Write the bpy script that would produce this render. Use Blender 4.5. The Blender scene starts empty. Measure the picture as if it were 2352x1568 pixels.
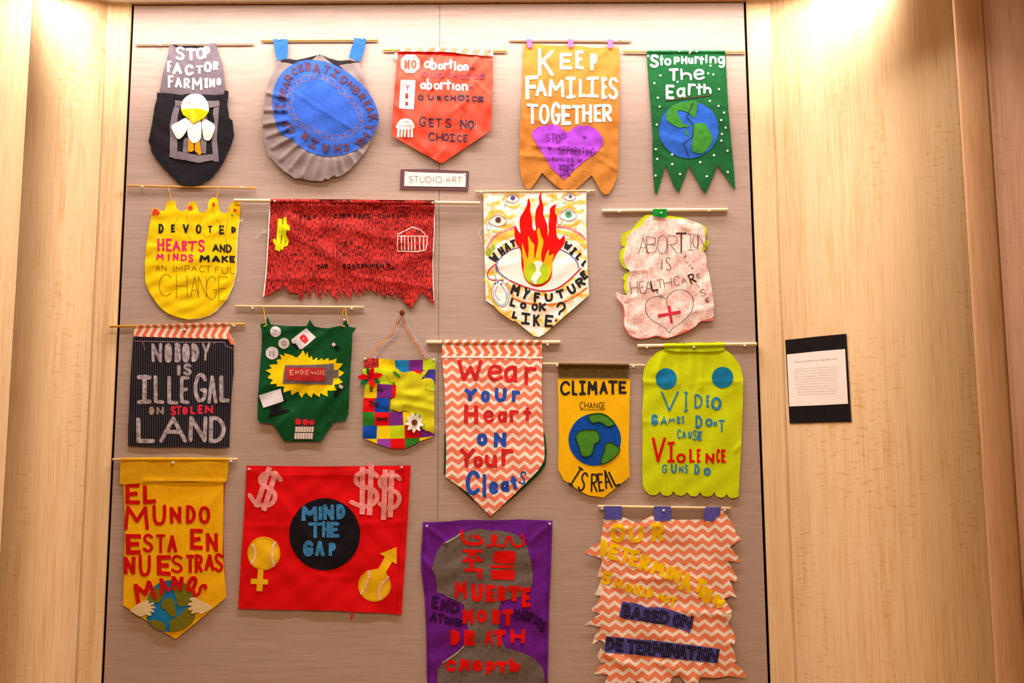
import bpy, math, random, zlib
import numpy as np
from mathutils import Matrix, Vector
from mathutils.geometry import delaunay_2d_cdt

random.seed(7)
RNG = np.random.RandomState(11)
SC = bpy.context.scene
COL = SC.collection

# ---------------------------------------------------------------- camera, world, lights, exposure
F_PX = 2800.0
CAM_LOC = Vector((0.0, -4.5, 1.6))
PITCH, ROLL = math.atan(0.1548), math.radians(-0.285)
R_CAM = (Matrix.Rotation(math.pi / 2 + PITCH, 4, 'X') @ Matrix.Rotation(ROLL, 4, 'Z'))
cam_d = bpy.data.cameras.new('camera')
cam_d.sensor_width = 36.0
cam_d.lens = F_PX / 2352 * 36.0
cam = bpy.data.objects.new('camera', cam_d)
cam.matrix_world = Matrix.Translation(CAM_LOC) @ R_CAM
COL.objects.link(cam)
SC.camera = cam
EXPOSURE = 0.0
COVE_W, WASH_W, ROOM_W = 38, 42, 140
SC.view_settings.view_transform = 'Standard'
SC.view_settings.look = 'None'
SC.view_settings.gamma = 1.0
SC.view_settings.use_curve_mapping = False
SC.view_settings.exposure = EXPOSURE

CEIL_Z = 3.641
world = bpy.data.worlds.new('world')
SC.world = world
world.use_nodes = True
bg = world.node_tree.nodes['Background']
bg.inputs[0].default_value = (1.0, 0.74, 0.48, 1)
bg.inputs[1].default_value = 0.10


def area(name, loc, rot, sx, sy, power, color, spread=180):
    d = bpy.data.lights.new(name, 'AREA')
    d.shape = 'RECTANGLE'
    d.size, d.size_y, d.energy, d.color = sx, sy, power, color
    d.spread = math.radians(spread)
    o = bpy.data.objects.new(name, d)
    o.location, o.rotation_euler = loc, rot
    COL.objects.link(o)
    return o


# the linear lamp of the cove above the display wall, and two added fill lights
area('cove_lamp', (-0.20, -0.22, CEIL_Z - 0.012), (0, 0, 0), 3.2, 0.14, COVE_W, (1.0, 0.95, 0.91))
area('wall_wash_fill', (-0.05, -0.62, CEIL_Z - 0.01), (math.radians(-12), 0, 0), 3.3, 0.10, WASH_W, (1.0, 0.94, 0.89), 125)  # added strip, not a known fixture; evens the falloff down the wall
area('room_fill', (0.0, -3.4, CEIL_Z - 0.05), (math.radians(18), 0, 0), 3.6, 1.6, ROOM_W, (1.0, 0.745, 0.45))  # added soft fill standing in for the unseen lamps of the room

# ---------------------------------------------------------------- pixel -> wall helpers
_RM = np.array(R_CAM.to_3x3())
_CL = np.array(CAM_LOC)


def ray(px, py):
    px = np.asarray(px, float); py = np.asarray(py, float)
    v = np.stack([(px - 1176) / F_PX, -(py - 784) / F_PX, -np.ones_like(px)], -1)
    return v @ _RM.T


class Plane:
    """a vertical plane through p0 (x, y) running along direction t (x, y); offset goes to the room side"""
    def __init__(s, p0, t):
        t = np.array(t, float); t /= np.linalg.norm(t)
        s.t, s.p0 = t, np.array(p0, float)
        n = np.array([t[1], -t[0]])
        if n[1] > 0: n = -n
        s.n = n

    def pt(s, px, py, off=0.0):
        d = ray(px, py)
        nn = np.array([s.n[0], s.n[1], 0.0])
        num = (np.dot(np.array([s.p0[0], s.p0[1], 0]) - _CL, nn) + np.asarray(off))
        k = num / (d @ nn)
        return _CL + d * k[..., None]


WALL = Plane((0, 0), (1, 0))

# ---------------------------------------------------------------- materials
def lin(c):
    if isinstance(c, str):
        c = [int(c[i:i + 2], 16) / 255 for i in (0, 2, 4)]
    return tuple(x / 12.92 if x <= 0.04045 else ((x + 0.055) / 1.055) ** 2.4 for x in c) + (1,)


class NT:
    def __init__(s, name):
        s.m = bpy.data.materials.new(name); s.m.use_nodes = True
        s.t = s.m.node_tree; s.bsdf = s.t.nodes['Principled BSDF']

    def n(s, typ, **kw):
        o = s.t.nodes.new(typ)
        for k, v in kw.items():
            if k.startswith('i_'):
                o.inputs[k[2:].replace('_', ' ')].default_value = v
            else: setattr(o, k, v)
        return o

    def l(s, a, b): s.t.links.new(a, b)

    def math(s, op, a, b=None, c=None):
        o = s.t.nodes.new('ShaderNodeMath'); o.operation = op
        for i, v in enumerate((a, b, c)):
            if v is None: continue
            if isinstance(v, (int, float)): o.inputs[i].default_value = v
            else: s.l(v, o.inputs[i])
        return o.outputs[0]

    def uv(s, scale=(1, 1, 1), rot=0.0, obj=False):
        tc = s.n('ShaderNodeTexCoord'); mp = s.n('ShaderNodeMapping')
        mp.inputs['Scale'].default_value = scale
        mp.inputs['Rotation'].default_value = (0, 0, rot)
        s.l(tc.outputs['Object' if obj else 'UV'], mp.inputs[0])
        return mp.outputs[0]

    def noise(s, vec, scale, detail=3, rough=0.6):
        o = s.n('ShaderNodeTexNoise'); o.inputs['Scale'].default_value = scale
        o.inputs['Detail'].default_value = detail; o.inputs['Roughness'].default_value = rough
        s.l(vec, o.inputs['Vector']); return o.outputs['Fac']

    def ramp(s, fac, stops):
        o = s.n('ShaderNodeValToRGB'); e = o.color_ramp.elements
        while len(e) < len(stops): e.new(0.5)
        for i, (p, c) in enumerate(stops):
            e[i].position = p; e[i].color = c
        s.l(fac, o.inputs[0]); return o.outputs[0]

    def mix(s, fac, a, b, mode='MIX'):
        o = s.n('ShaderNodeMix', data_type='RGBA', blend_type=mode)
        for k, v in ((0, fac), (6, a), (7, b)):
            if isinstance(v, (int, float)): o.inputs[k].default_value = v
            elif isinstance(v, tuple): o.inputs[k].default_value = v
            else: s.l(v, o.inputs[k])
        return o.outputs[2]

    def bump(s, h, strength, dist=0.001):
        o = s.n('ShaderNodeBump'); o.inputs['Strength'].default_value = strength
        o.inputs['Distance'].default_value = dist
        s.l(h, o.inputs['Height']); s.l(o.outputs[0], s.bsdf.inputs['Normal'])


def sc(c, k): return tuple(min(1, x * k) for x in c[:3]) + (1,)


_mats = {}
def felt(name, hexc, mott=0.16, rough=0.95, fine=520, coarse=60, bump=0.6):
    mott = mott * 1.5 + 0.03
    """felt / cloth: fuzzy fine mottling with slow patches"""
    if name in _mats: return _mats[name]
    c = lin(hexc); t = NT(name); uv = t.uv()
    a = t.noise(uv, fine, 2, 0.7); b = t.noise(uv, coarse, 3, 0.6)
    f = t.math('ADD', t.math('MULTIPLY', a, 0.55), t.math('MULTIPLY', b, 0.45))
    col = t.ramp(f, [(0.3, sc(c, 1 - mott * 1.6)), (0.5, c), (0.72, sc(c, 1 + mott * 1.3))])
    t.l(col, t.bsdf.inputs['Base Color'])
    t.bsdf.inputs['Roughness'].default_value = rough
    t.bsdf.inputs['Specular IOR Level'].default_value = 0.15
    t.bump(a, bump, 0.0008)
    _mats[name] = t.m
    return t.m


def plain(name, hexc, rough=0.6, spec=0.3, trans=0.0):
    if name in _mats: return _mats[name]
    t = NT(name); uv = t.uv(); c = lin(hexc)
    a = t.noise(uv, 300, 2)
    t.l(t.ramp(a, [(0.3, sc(c, 0.93)), (0.7, sc(c, 1.05))]), t.bsdf.inputs['Base Color'])
    t.bsdf.inputs['Roughness'].default_value = rough
    t.bsdf.inputs['Specular IOR Level'].default_value = spec
    if trans: t.bsdf.inputs['Transmission Weight'].default_value = trans
    _mats[name] = t.m
    return t.m


def chevron(name, turned=False, col='F26A3C', white='F7E6D8', origin=(0, 0), per=0.0332, lam=0.0445, amp=0.0175, duty=0.60, hatch=True, hp=0.0048):
    if name in _mats: return _mats[name]
    t = NT(name); tc = t.n('ShaderNodeTexCoord'); sp = t.n('ShaderNodeSeparateXYZ')
    t.l(tc.outputs['UV'], sp.inputs[0])
    nz = t.noise(tc.outputs['UV'], 14, 2)
    wob = t.math('MULTIPLY', t.math('SUBTRACT', nz, 0.5), 0.010)
    u, v = (sp.outputs[0], sp.outputs[1])
    if turned: u, v = v, u
    u = t.math('ADD', t.math('SUBTRACT', u, origin[0]), wob)
    v = t.math('ADD', t.math('SUBTRACT', v, origin[1]), wob)
    tri = t.math('PINGPONG', t.math('DIVIDE', u, lam / 2), 1.0)
    vv = t.math('ADD', v, t.math('MULTIPLY', tri, amp))
    fr = t.math('FRACT', t.math('ADD', t.math('DIVIDE', vv, per), 100.0))
    nz2 = t.noise(tc.outputs['UV'], 500, 2)
    frn = t.math('ADD', fr, t.math('MULTIPLY', t.math('SUBTRACT', nz2, 0.5), 0.10))
    isor = t.math('LESS_THAN', frn, duty)
    h = t.math('FRACT', t.math('ADD', t.math('DIVIDE', sp.outputs[0] if not turned else sp.outputs[1], hp), 100.0))
    hl = t.math('LESS_THAN', h, 0.26)
    co = lin(col); cw = lin(white)
    mott = t.noise(tc.outputs['UV'], 90, 3)
    org = t.ramp(mott, [(0.3, sc(co, 0.86)), (0.7, sc(co, 1.1))])
    org = t.mix(t.math('MULTIPLY', hl, 0.55 if hatch else 0.25), org, cw)
    t.l(t.mix(isor, cw, org), t.bsdf.inputs['Base Color'])
    t.bsdf.inputs['Roughness'].default_value = 0.9
    t.bsdf.inputs['Specular IOR Level'].default_value = 0.15
    t.bump(nz2, 0.4, 0.0006)
    _mats[name] = t.m
    return t.m


def corduroy(name):
    t = NT(name); tc = t.n('ShaderNodeTexCoord'); sp = t.n('ShaderNodeSeparateXYZ')
    t.l(tc.outputs['UV'], sp.inputs[0])
    fr = t.math('SINE', t.math('MULTIPLY', t.math('ADD', sp.outputs[0], t.math('MULTIPLY', sp.outputs[1], 0.03)), 2 * math.pi / 0.0086))
    nz = t.noise(t.uv((1, 1, 1)), 350, 3)
    f = t.math('ADD', t.math('MULTIPLY', fr, 0.5), nz)
    t.l(t.ramp(f, [(0.2, lin('100C10')), (0.95, lin('4B4450'))]), t.bsdf.inputs['Base Color'])
    t.bsdf.inputs['Roughness'].default_value = 0.95
    t.bsdf.inputs['Specular IOR Level'].default_value = 0.1
    t.bump(fr, 0.8, 0.0015)
    return t.m


def velvet_red(name):
    """crushed red cloth with small dark print"""
    t = NT(name)
    a = t.noise(t.uv((1, 0.45, 1)), 160, 2, 0.5); b = t.noise(t.uv(), 18, 3)
    f = t.math('ADD', t.math('MULTIPLY', a, 0.75), t.math('MULTIPLY', b, 0.25))
    t.l(t.ramp(f, [(0.37, lin('4A070B')), (0.47, lin('9A1818')), (0.60, lin('D4342A'))]), t.bsdf.inputs['Base Color'])
    t.bsdf.inputs['Roughness'].default_value = 0.8
    t.bsdf.inputs['Specular IOR Level'].default_value = 0.2
    t.bump(a, 0.5, 0.001)
    return t.m


def batik(name):
    """pale pink cloth with a net of rose cells"""
    t = NT(name); v = t.n('ShaderNodeTexVoronoi', feature='DISTANCE_TO_EDGE')
    uv = t.uv(); v.inputs['Scale'].default_value = 130
    t.l(uv, v.inputs['Vector'])
    n = t.noise(uv, 22, 3)
    f = t.math('ADD', v.outputs[0], t.math('MULTIPLY', t.math('SUBTRACT', n, 0.5), 0.8))
    t.l(t.ramp(f, [(0.0, lin('DDA59A')), (0.10, lin('F0CCC2')), (0.26, lin('F8E4DA'))]), t.bsdf.inputs['Base Color'])
    t.bsdf.inputs['Roughness'].default_value = 0.9
    return t.m


def wash(name):
    """white cotton with loose yellow and orange dye washes"""
    t = NT(name); uv = t.uv((1, 1.5, 1))
    a = t.noise(uv, 22, 3, 0.5); b = t.noise(t.uv((1, 1, 1), 0.7), 34, 3, 0.55)
    c1 = t.ramp(a, [(0.50, lin('FBF3EC')), (0.60, lin('F8CF72')), (0.70, lin('F2B21C'))])
    c2 = t.ramp(b, [(0.56, (1, 1, 1, 1)), (0.68, lin('FFD49A'))])
    t.l(t.mix(1.0, c1, c2, 'MULTIPLY'), t.bsdf.inputs['Base Color'])
    t.bsdf.inputs['Roughness'].default_value = 0.9
    return t.m


def patchy(name, base, light, scale=70, lo=0.4, hi=0.66):
    """painted letters with uneven cover"""
    if name in _mats: return _mats[name]
    t = NT(name); a = t.noise(t.uv(), scale, 3, 0.6)
    t.l(t.ramp(a, [(lo, lin(base)), (hi, lin(light))]), t.bsdf.inputs['Base Color'])
    t.bsdf.inputs['Roughness'].default_value = 0.85
    _mats[name] = t.m
    return t.m


def wood(name, light, dark, seed=0.0, fleck=0.5):
    t = NT(name)
    tc = t.n('ShaderNodeTexCoord'); mp = t.n('ShaderNodeMapping')
    mp.inputs['Location'].default_value = (seed, seed * 0.37, 0)
    t.l(tc.outputs['UV'], mp.inputs[0])
    def st(sx, sy, sca, det=4, r=0.6):
        m = t.n('ShaderNodeMapping'); m.inputs['Scale'].default_value = (sx, sy, 1)
        t.l(mp.outputs[0], m.inputs[0]); return t.noise(m.outputs[0], sca, det, r)
    broad = st(9, 0.5, 1.0, 3)
    fine = st(260, 5, 1.0, 3, 0.7)
    mid = st(60, 1.4, 1.0, 4)
    # cathedral figure: distorted vertical bands
    warp = st(3.0, 0.8, 1.0, 2)
    sp = t.n('ShaderNodeSeparateXYZ'); t.l(mp.outputs[0], sp.inputs[0])
    band = t.math('SINE', t.math('ADD', t.math('MULTIPLY', sp.outputs[0], 55.0), t.math('MULTIPLY', warp, 30.0)))
    fl = st(26, 75, 1.0, 2, 0.5); flm = st(5, 1.2, 1.0, 2)
    flk = t.math('MULTIPLY', t.ramp(fl, [(0.56, (0, 0, 0, 1)), (0.66, (1, 1, 1, 1))]),
                 t.ramp(flm, [(0.46, (0, 0, 0, 1)), (0.58, (1, 1, 1, 1))]))
    f = t.math('ADD', t.math('MULTIPLY', broad, 0.20), t.math('MULTIPLY', fine, 0.50))
    f = t.math('ADD', f, t.math('MULTIPLY', mid, 0.29))
    f = t.math('ADD', f, t.math('MULTIPLY', band, 0.015))
    f = t.math('SUBTRACT', f, t.math('MULTIPLY', flk, 0.09 * fleck))
    t.l(t.ramp(f, [(0.30, lin(dark)), (0.50, sc(lin(light), 0.93)), (0.70, sc(lin(light), 1.03))]), t.bsdf.inputs['Base Color'])
    t.bsdf.inputs['Roughness'].default_value = 0.48
    t.bsdf.inputs['Specular IOR Level'].default_value = 0.25
    t.bump(fine, 0.15, 0.0005)
    return t.m


def wall_fabric(name):
    """taupe woven wall covering: thin horizontal slubs"""
    t = NT(name)
    a = t.noise(t.uv((6, 520, 1)), 1.0, 4, 0.75); b = t.noise(t.uv((420, 700, 1)), 1.0, 2, 0.7)
    c = t.noise(t.uv((2.5, 60, 1)), 1.0, 3)
    f = t.math('ADD', t.math('MULTIPLY', a, 0.46), t.math('MULTIPLY', b, 0.44))
    f = t.math('ADD', f, t.math('MULTIPLY', c, 0.10))
    t.l(t.ramp(f, [(0.34, lin('8E7468')), (0.5, lin('B69C90')), (0.66, lin('CFB8AC'))]), t.bsdf.inputs['Base Color'])
    t.bsdf.inputs['Roughness'].default_value = 0.95
    t.bsdf.inputs['Specular IOR Level'].default_value = 0.1
    t.bump(f, 0.35, 0.0008)
    return t.m


# ---------------------------------------------------------------- mesh building
def link_mesh(name, verts, faces, mat, parent=None, smooth=True, uvs=None, kind=None):
    me = bpy.data.meshes.new(name)
    me.from_pydata([tuple(v) for v in verts], [], faces)
    me.materials.append(mat)
    uvl = me.uv_layers.new(name='UVMap')
    vi = np.empty(len(me.loops), int); me.loops.foreach_get('vertex_index', vi)
    if uvs is None:
        V = np.array([tuple(v) for v in verts]); uvs = V[:, [0, 2]]
    uvl.data.foreach_set('uv', np.asarray(uvs)[vi].astype(np.float32).ravel())
    if smooth: me.polygons.foreach_set('use_smooth', [True] * len(me.polygons))
    me.update()
    o = bpy.data.objects.new(name, me)
    if parent is not None: o.parent = parent
    if kind: o['kind'] = kind
    COL.objects.link(o)
    return o


def catmull(pts, closed=True, n=5):
    p = np.array(pts, float); N = len(p); out = []
    rng = range(N) if closed else range(N - 1)
    for i in rng:
        if closed: a, b, c, d = p[i - 1], p[i], p[(i + 1) % N], p[(i + 2) % N]
        else: a, b, c, d = p[max(i - 1, 0)], p[i], p[i + 1], p[min(i + 2, N - 1)]
        for k in range(n):
            t = k / n
            out.append(0.5 * (2 * b + (c - a) * t + (2 * a - 5 * b + 4 * c - d) * t * t + (3 * b - a - 3 * c + d) * t ** 3))
    if not closed: out.append(p[-1])
    return np.array(out)


def in_poly(q, poly):
    x, y = q[:, 0], q[:, 1]; ins = np.zeros(len(q), bool)
    a = poly; b = np.roll(poly, -1, 0)
    for (x0, y0), (x1, y1) in zip(a, b):
        if y0 == y1: continue
        c = ((y0 > y) != (y1 > y)) & (x < (x1 - x0) * (y - y0) / (y1 - y0) + x0)
        ins ^= c
    return ins


def seg_dist(q, A, B):
    """min distance of points q (n,2) to segments A->B (m,2)"""
    d = np.full(len(q), 1e9)
    for a, b in zip(A, B):
        ab = b - a; L = float(ab @ ab)
        t = np.clip(((q - a) @ ab) / L, 0, 1) if L > 0 else np.zeros(len(q))
        e = q - (a + t[:, None] * ab)
        d = np.minimum(d, np.hypot(e[:, 0], e[:, 1]))
    return d


def shell(name, pts, faces, hf, surf, mat, parent, top, depth, back):
    """pts in px, faces index into pts; front at hf+top, rim down by depth, optional back face"""
    pts = np.asarray(pts, float); n = len(pts)
    h = hf(pts[:, 0], pts[:, 1])
    Vf = surf.pt(pts[:, 0], pts[:, 1], h + top)
    UV = surf.pt(pts[:, 0], pts[:, 1], 0 * h)
    # uv in metres along the plane and up
    u = (UV[:, 0] - surf.p0[0]) * surf.t[0] + (UV[:, 1] - surf.p0[1]) * surf.t[1]
    uv = np.stack([u, UV[:, 2]], -1)
    # orient
    F = []
    cnt = {}
    for f in faces:
        a, b, c = pts[f[0]], pts[f[1]], pts[f[2]]
        if (b[0] - a[0]) * (c[1] - a[1]) - (b[1] - a[1]) * (c[0] - a[0]) > 0: f = tuple(reversed(f))
        f = tuple(f); F.append(f)
        for i in range(len(f)):
            e = (f[i], f[(i + 1) % len(f)]); cnt[e] = cnt.get(e, 0) + 1
    bnd = [e for e in cnt if (e[1], e[0]) not in cnt]
    V = [tuple(v) for v in Vf]; U = [tuple(x) for x in uv]
    nn = np.array([surf.n[0], surf.n[1], 0])
    if depth > 0:
        used = sorted({i for e in bnd for i in e}); m1 = {}; m2 = {}
        for i in used:
            m1[i] = len(V); V.append(V[i]); U.append(U[i])
            m2[i] = len(V); V.append(tuple(np.array(V[i]) - nn * depth)); U.append(U[i])
        for a, b in bnd: F.append((m1[b], m1[a], m2[a], m2[b]))
    if back:
        k = len(V)
        Vb = Vf - nn * depth
        V += [tuple(v) for v in Vb]; U += [tuple(x) for x in uv]
        F += [tuple(reversed([i + k for i in f])) for f in F[:len(faces)]]
    return link_mesh(name, V, F, mat, parent, True, U)


GLY = {
 'A': "0,1 .5,0 1,1|.19,.64 .81,.64", 'B': "0,0 0,1|~0,0 .75,.04 .85,.24 .7,.44 0,.47|~0,.47 .8,.52 1,.74 .75,.97 0,1",
 'C': "~1,.18 .75,0 .35,.02 .05,.28 0,.6 .2,.92 .6,1 1,.85", 'D': "0,0 0,1|~0,0 .6,.06 1,.4 .9,.75 .5,.97 0,1",
 'E': "1,0 0,0 0,1 1,1|0,.5 .8,.48", 'F': "1,0 0,0 0,1|0,.47 .75,.45", 'G': "~1,.18 .7,0 .3,.03 .03,.35 .05,.75 .35,1 .75,.97 .97,.8|.97,.8 1,.58 .6,.58",
 'H': "0,0 0,1|1,0 1,1|0,.5 1,.5", 'I': "0,0 1,0|.5,0 .5,1|0,1 1,1", 'i': ".5,.35 .5,1|.5,.02 .5,.06", '1': ".5,0 .5,1",
 'J': "~.9,0 .9,.7 .6,1 .1,.85", 'K': "0,0 0,1|1,0 .05,.55|.2,.42 1,1", 'L': "0,0 0,1 1,1", 'M': "0,1 .08,0 .5,.62 .9,0 1,1",
 'N': "0,1 0,0 1,1 1,0", 'O': "~.5,0 .15,.12 0,.5 .15,.88 .5,1 .85,.88 1,.5 .85,.12 .5,0", 'P': "0,0 0,1|~0,0 .75,.03 1,.25 .75,.5 0,.55",
 'Q': "~.5,0 .15,.12 0,.5 .15,.88 .5,1 .85,.88 1,.5 .85,.12 .5,0|.6,.7 1,1", 'R': "0,0 0,1|~0,0 .75,.03 .95,.24 .75,.45 0,.52|.3,.52 1,1",
 'S': "~.95,.12 .6,0 .2,.04 .05,.25 .3,.44 .7,.55 .97,.76 .75,.97 .35,1 0,.87", 'T': "0,0 1,0|.5,0 .5,1", 'U': "~0,0 .02,.6 .2,.95 .5,1 .82,.93 .98,.6 1,0",
 'V': "0,0 .45,1 1,0", 'W': "0,0 .25,1 .5,.35 .75,1 1,0", 'Y': "0,0 .5,.48|1,0 .42,.62 .42,1", 'Z': "0,0 1,0 0,1 1,1", 'X': "0,0 1,1|1,0 0,1",
 '=': "0,.2 1,.2|0,.8 1,.8", '-': "0,.5 1,.5", '?': "~0,.28 .2,.04 .7,0 1,.2 .85,.42 .5,.6 .45,.78",
 'a': "~.9,.12 .5,0 .1,.2 0,.55 .2,.95 .55,.95 .9,.6|.95,0 .92,.6 1,1", 'b': "0,0 0,1|~0,.6 .4,.42 .9,.55 .95,.8 .6,1 0,.92",
 'c': "~1,.2 .6,0 .15,.15 0,.55 .25,.95 .65,1 1,.85", 'e': "~.05,.52 .9,.42 .85,.12 .45,0 .1,.2 0,.6 .25,.95 .6,1 1,.85",
 'g': "~.85,.1 .4,0 0,.2 .1,.5 .5,.58 .85,.35|~.9,0 .95,.5 .85,.9 .5,1 .2,.92", 'h': "0,0 0,1|~0,.62 .4,.42 .85,.5 1,.75 1,1",
 'l': ".5,0 .5,1", 'm': "0,1 .1,0 .5,.6 .9,0 1,1", 'n': "0,.02 0,1|~0,.35 .4,.02 .85,.15 1,.5 1,1", 'o': "~.5,0 .1,.15 0,.5 .12,.88 .5,1 .9,.85 1,.5 .88,.12 .5,0",
 'p': "0,0 0,1|~0,.05 .7,.02 1,.3 .7,.58 0,.55", 'r': "0,.02 0,1|~0,.4 .35,.05 1,.08", 's': "~.9,.12 .5,0 .1,.15 .2,.4 .75,.55 .95,.8 .6,1 0,.9",
 't': ".5,0 .5,1|0,.35 1,.3", 'u': "~0,0 .05,.7 .4,1 .85,.8 .95,0|.95,0 1,1", 'v': "0,0 .5,1 1,0", 'w': "0,0 .25,1 .5,.3 .75,1 1,0",
 'y': "0,0 .5,.5|1,0 .2,1", 'q': "0,0 0,1 .8,1 1,.7 .7,.5 0,.5",  # soft sign
}


def glyph(ch):
    out = []
    for part in GLY[ch].split('|'):
        sm = part[0] == '~'
        p = np.array([[float(v) for v in q.split(',')] for q in part.lstrip('~').split()])
        out.append(catmull(p, False, 4) if sm else p)
    return out


def march(polys, w, cell, name, hf, surf, mat, parent, top, depth, jag=0.0, ring=None, square=False):
    """solid made of thick strokes (px): distance field contoured on a triangle grid"""
    A = np.concatenate([p[:-1] for p in polys]); B = np.concatenate([p[1:] for p in polys])
    allp = np.concatenate(polys); r = w / 2 + (ring or 0)
    x0, y0 = allp.min(0) - r - cell; x1, y1 = allp.max(0) + r + cell
    nx, ny = int((x1 - x0) / cell) + 2, int((y1 - y0) / cell) + 2
    gx, gy = x0 + np.arange(nx) * cell, y0 + np.arange(ny) * cell
    X, Y = np.meshgrid(gx, gy); Q = np.stack([X.ravel(), Y.ravel()], -1)
    if square:
        d = np.full(len(Q), 1e9)
        for p in polys:
            straight = len(p) <= 5
            for k, (a, b) in enumerate(zip(p[:-1], p[1:])):
                L = np.linalg.norm(b - a)
                if not straight or L < 1e-6: d = np.minimum(d, seg_dist(Q, a[None], b[None])); continue
                t = (b - a) / L; v = Q - a; al = v @ t; pe = np.abs(v[:, 0] * -t[1] + v[:, 1] * t[0])
                diag = min(abs(t[0]), abs(t[1])) * 1.4
                ext = (w / 2) * 0.55 * diag
                d = np.minimum(d, np.maximum(pe, np.maximum(-al, al - L) + ext))
    else:
        d = seg_dist(Q, A, B)
    f = (np.abs(d - w / 2) - ring) if ring else d - w / 2
    if jag: f = f + RNG.uniform(-jag, jag, len(f)) * w
    f[np.abs(f) < 1e-4] = 1e-4
    verts, vid, faces = [], {}, []
    def node(i):
        if ('n', i) not in vid: vid[('n', i)] = len(verts); verts.append(Q[i])
        return vid[('n', i)]
    def cut(i, j):
        k = (min(i, j), max(i, j))
        if k not in vid:
            t = f[k[0]] / (f[k[0]] - f[k[1]]); t = min(max(t, 0.08), 0.92)
            vid[k] = len(verts); verts.append(Q[k[0]] + (Q[k[1]] - Q[k[0]]) * t)
        return vid[k]
    G = f.reshape(ny, nx); neg = G < 0
    any_ = neg[:-1, :-1] | neg[1:, :-1] | neg[:-1, 1:] | neg[1:, 1:]
    for jy, ix in zip(*np.nonzero(any_)):
        a = jy * nx + ix; b = a + 1; c = a + nx + 1; e = a + nx
        if neg[jy, ix] and neg[jy, ix + 1] and neg[jy + 1, ix] and neg[jy + 1, ix + 1]:
            faces.append((node(a), node(b), node(c), node(e))); continue
        for tri in ((a, b, c), (a, c, e)):
            poly = []
            for q in range(3):
                i, j = tri[q], tri[(q + 1) % 3]
                if f[i] < 0: poly.append(node(i))
                if (f[i] < 0) != (f[j] < 0): poly.append(cut(i, j))
            if len(poly) >= 3: faces.append(tuple(poly))
    if not faces: return None
    return shell(name, verts, faces, hf, surf, mat, parent, top, depth, False)


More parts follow.
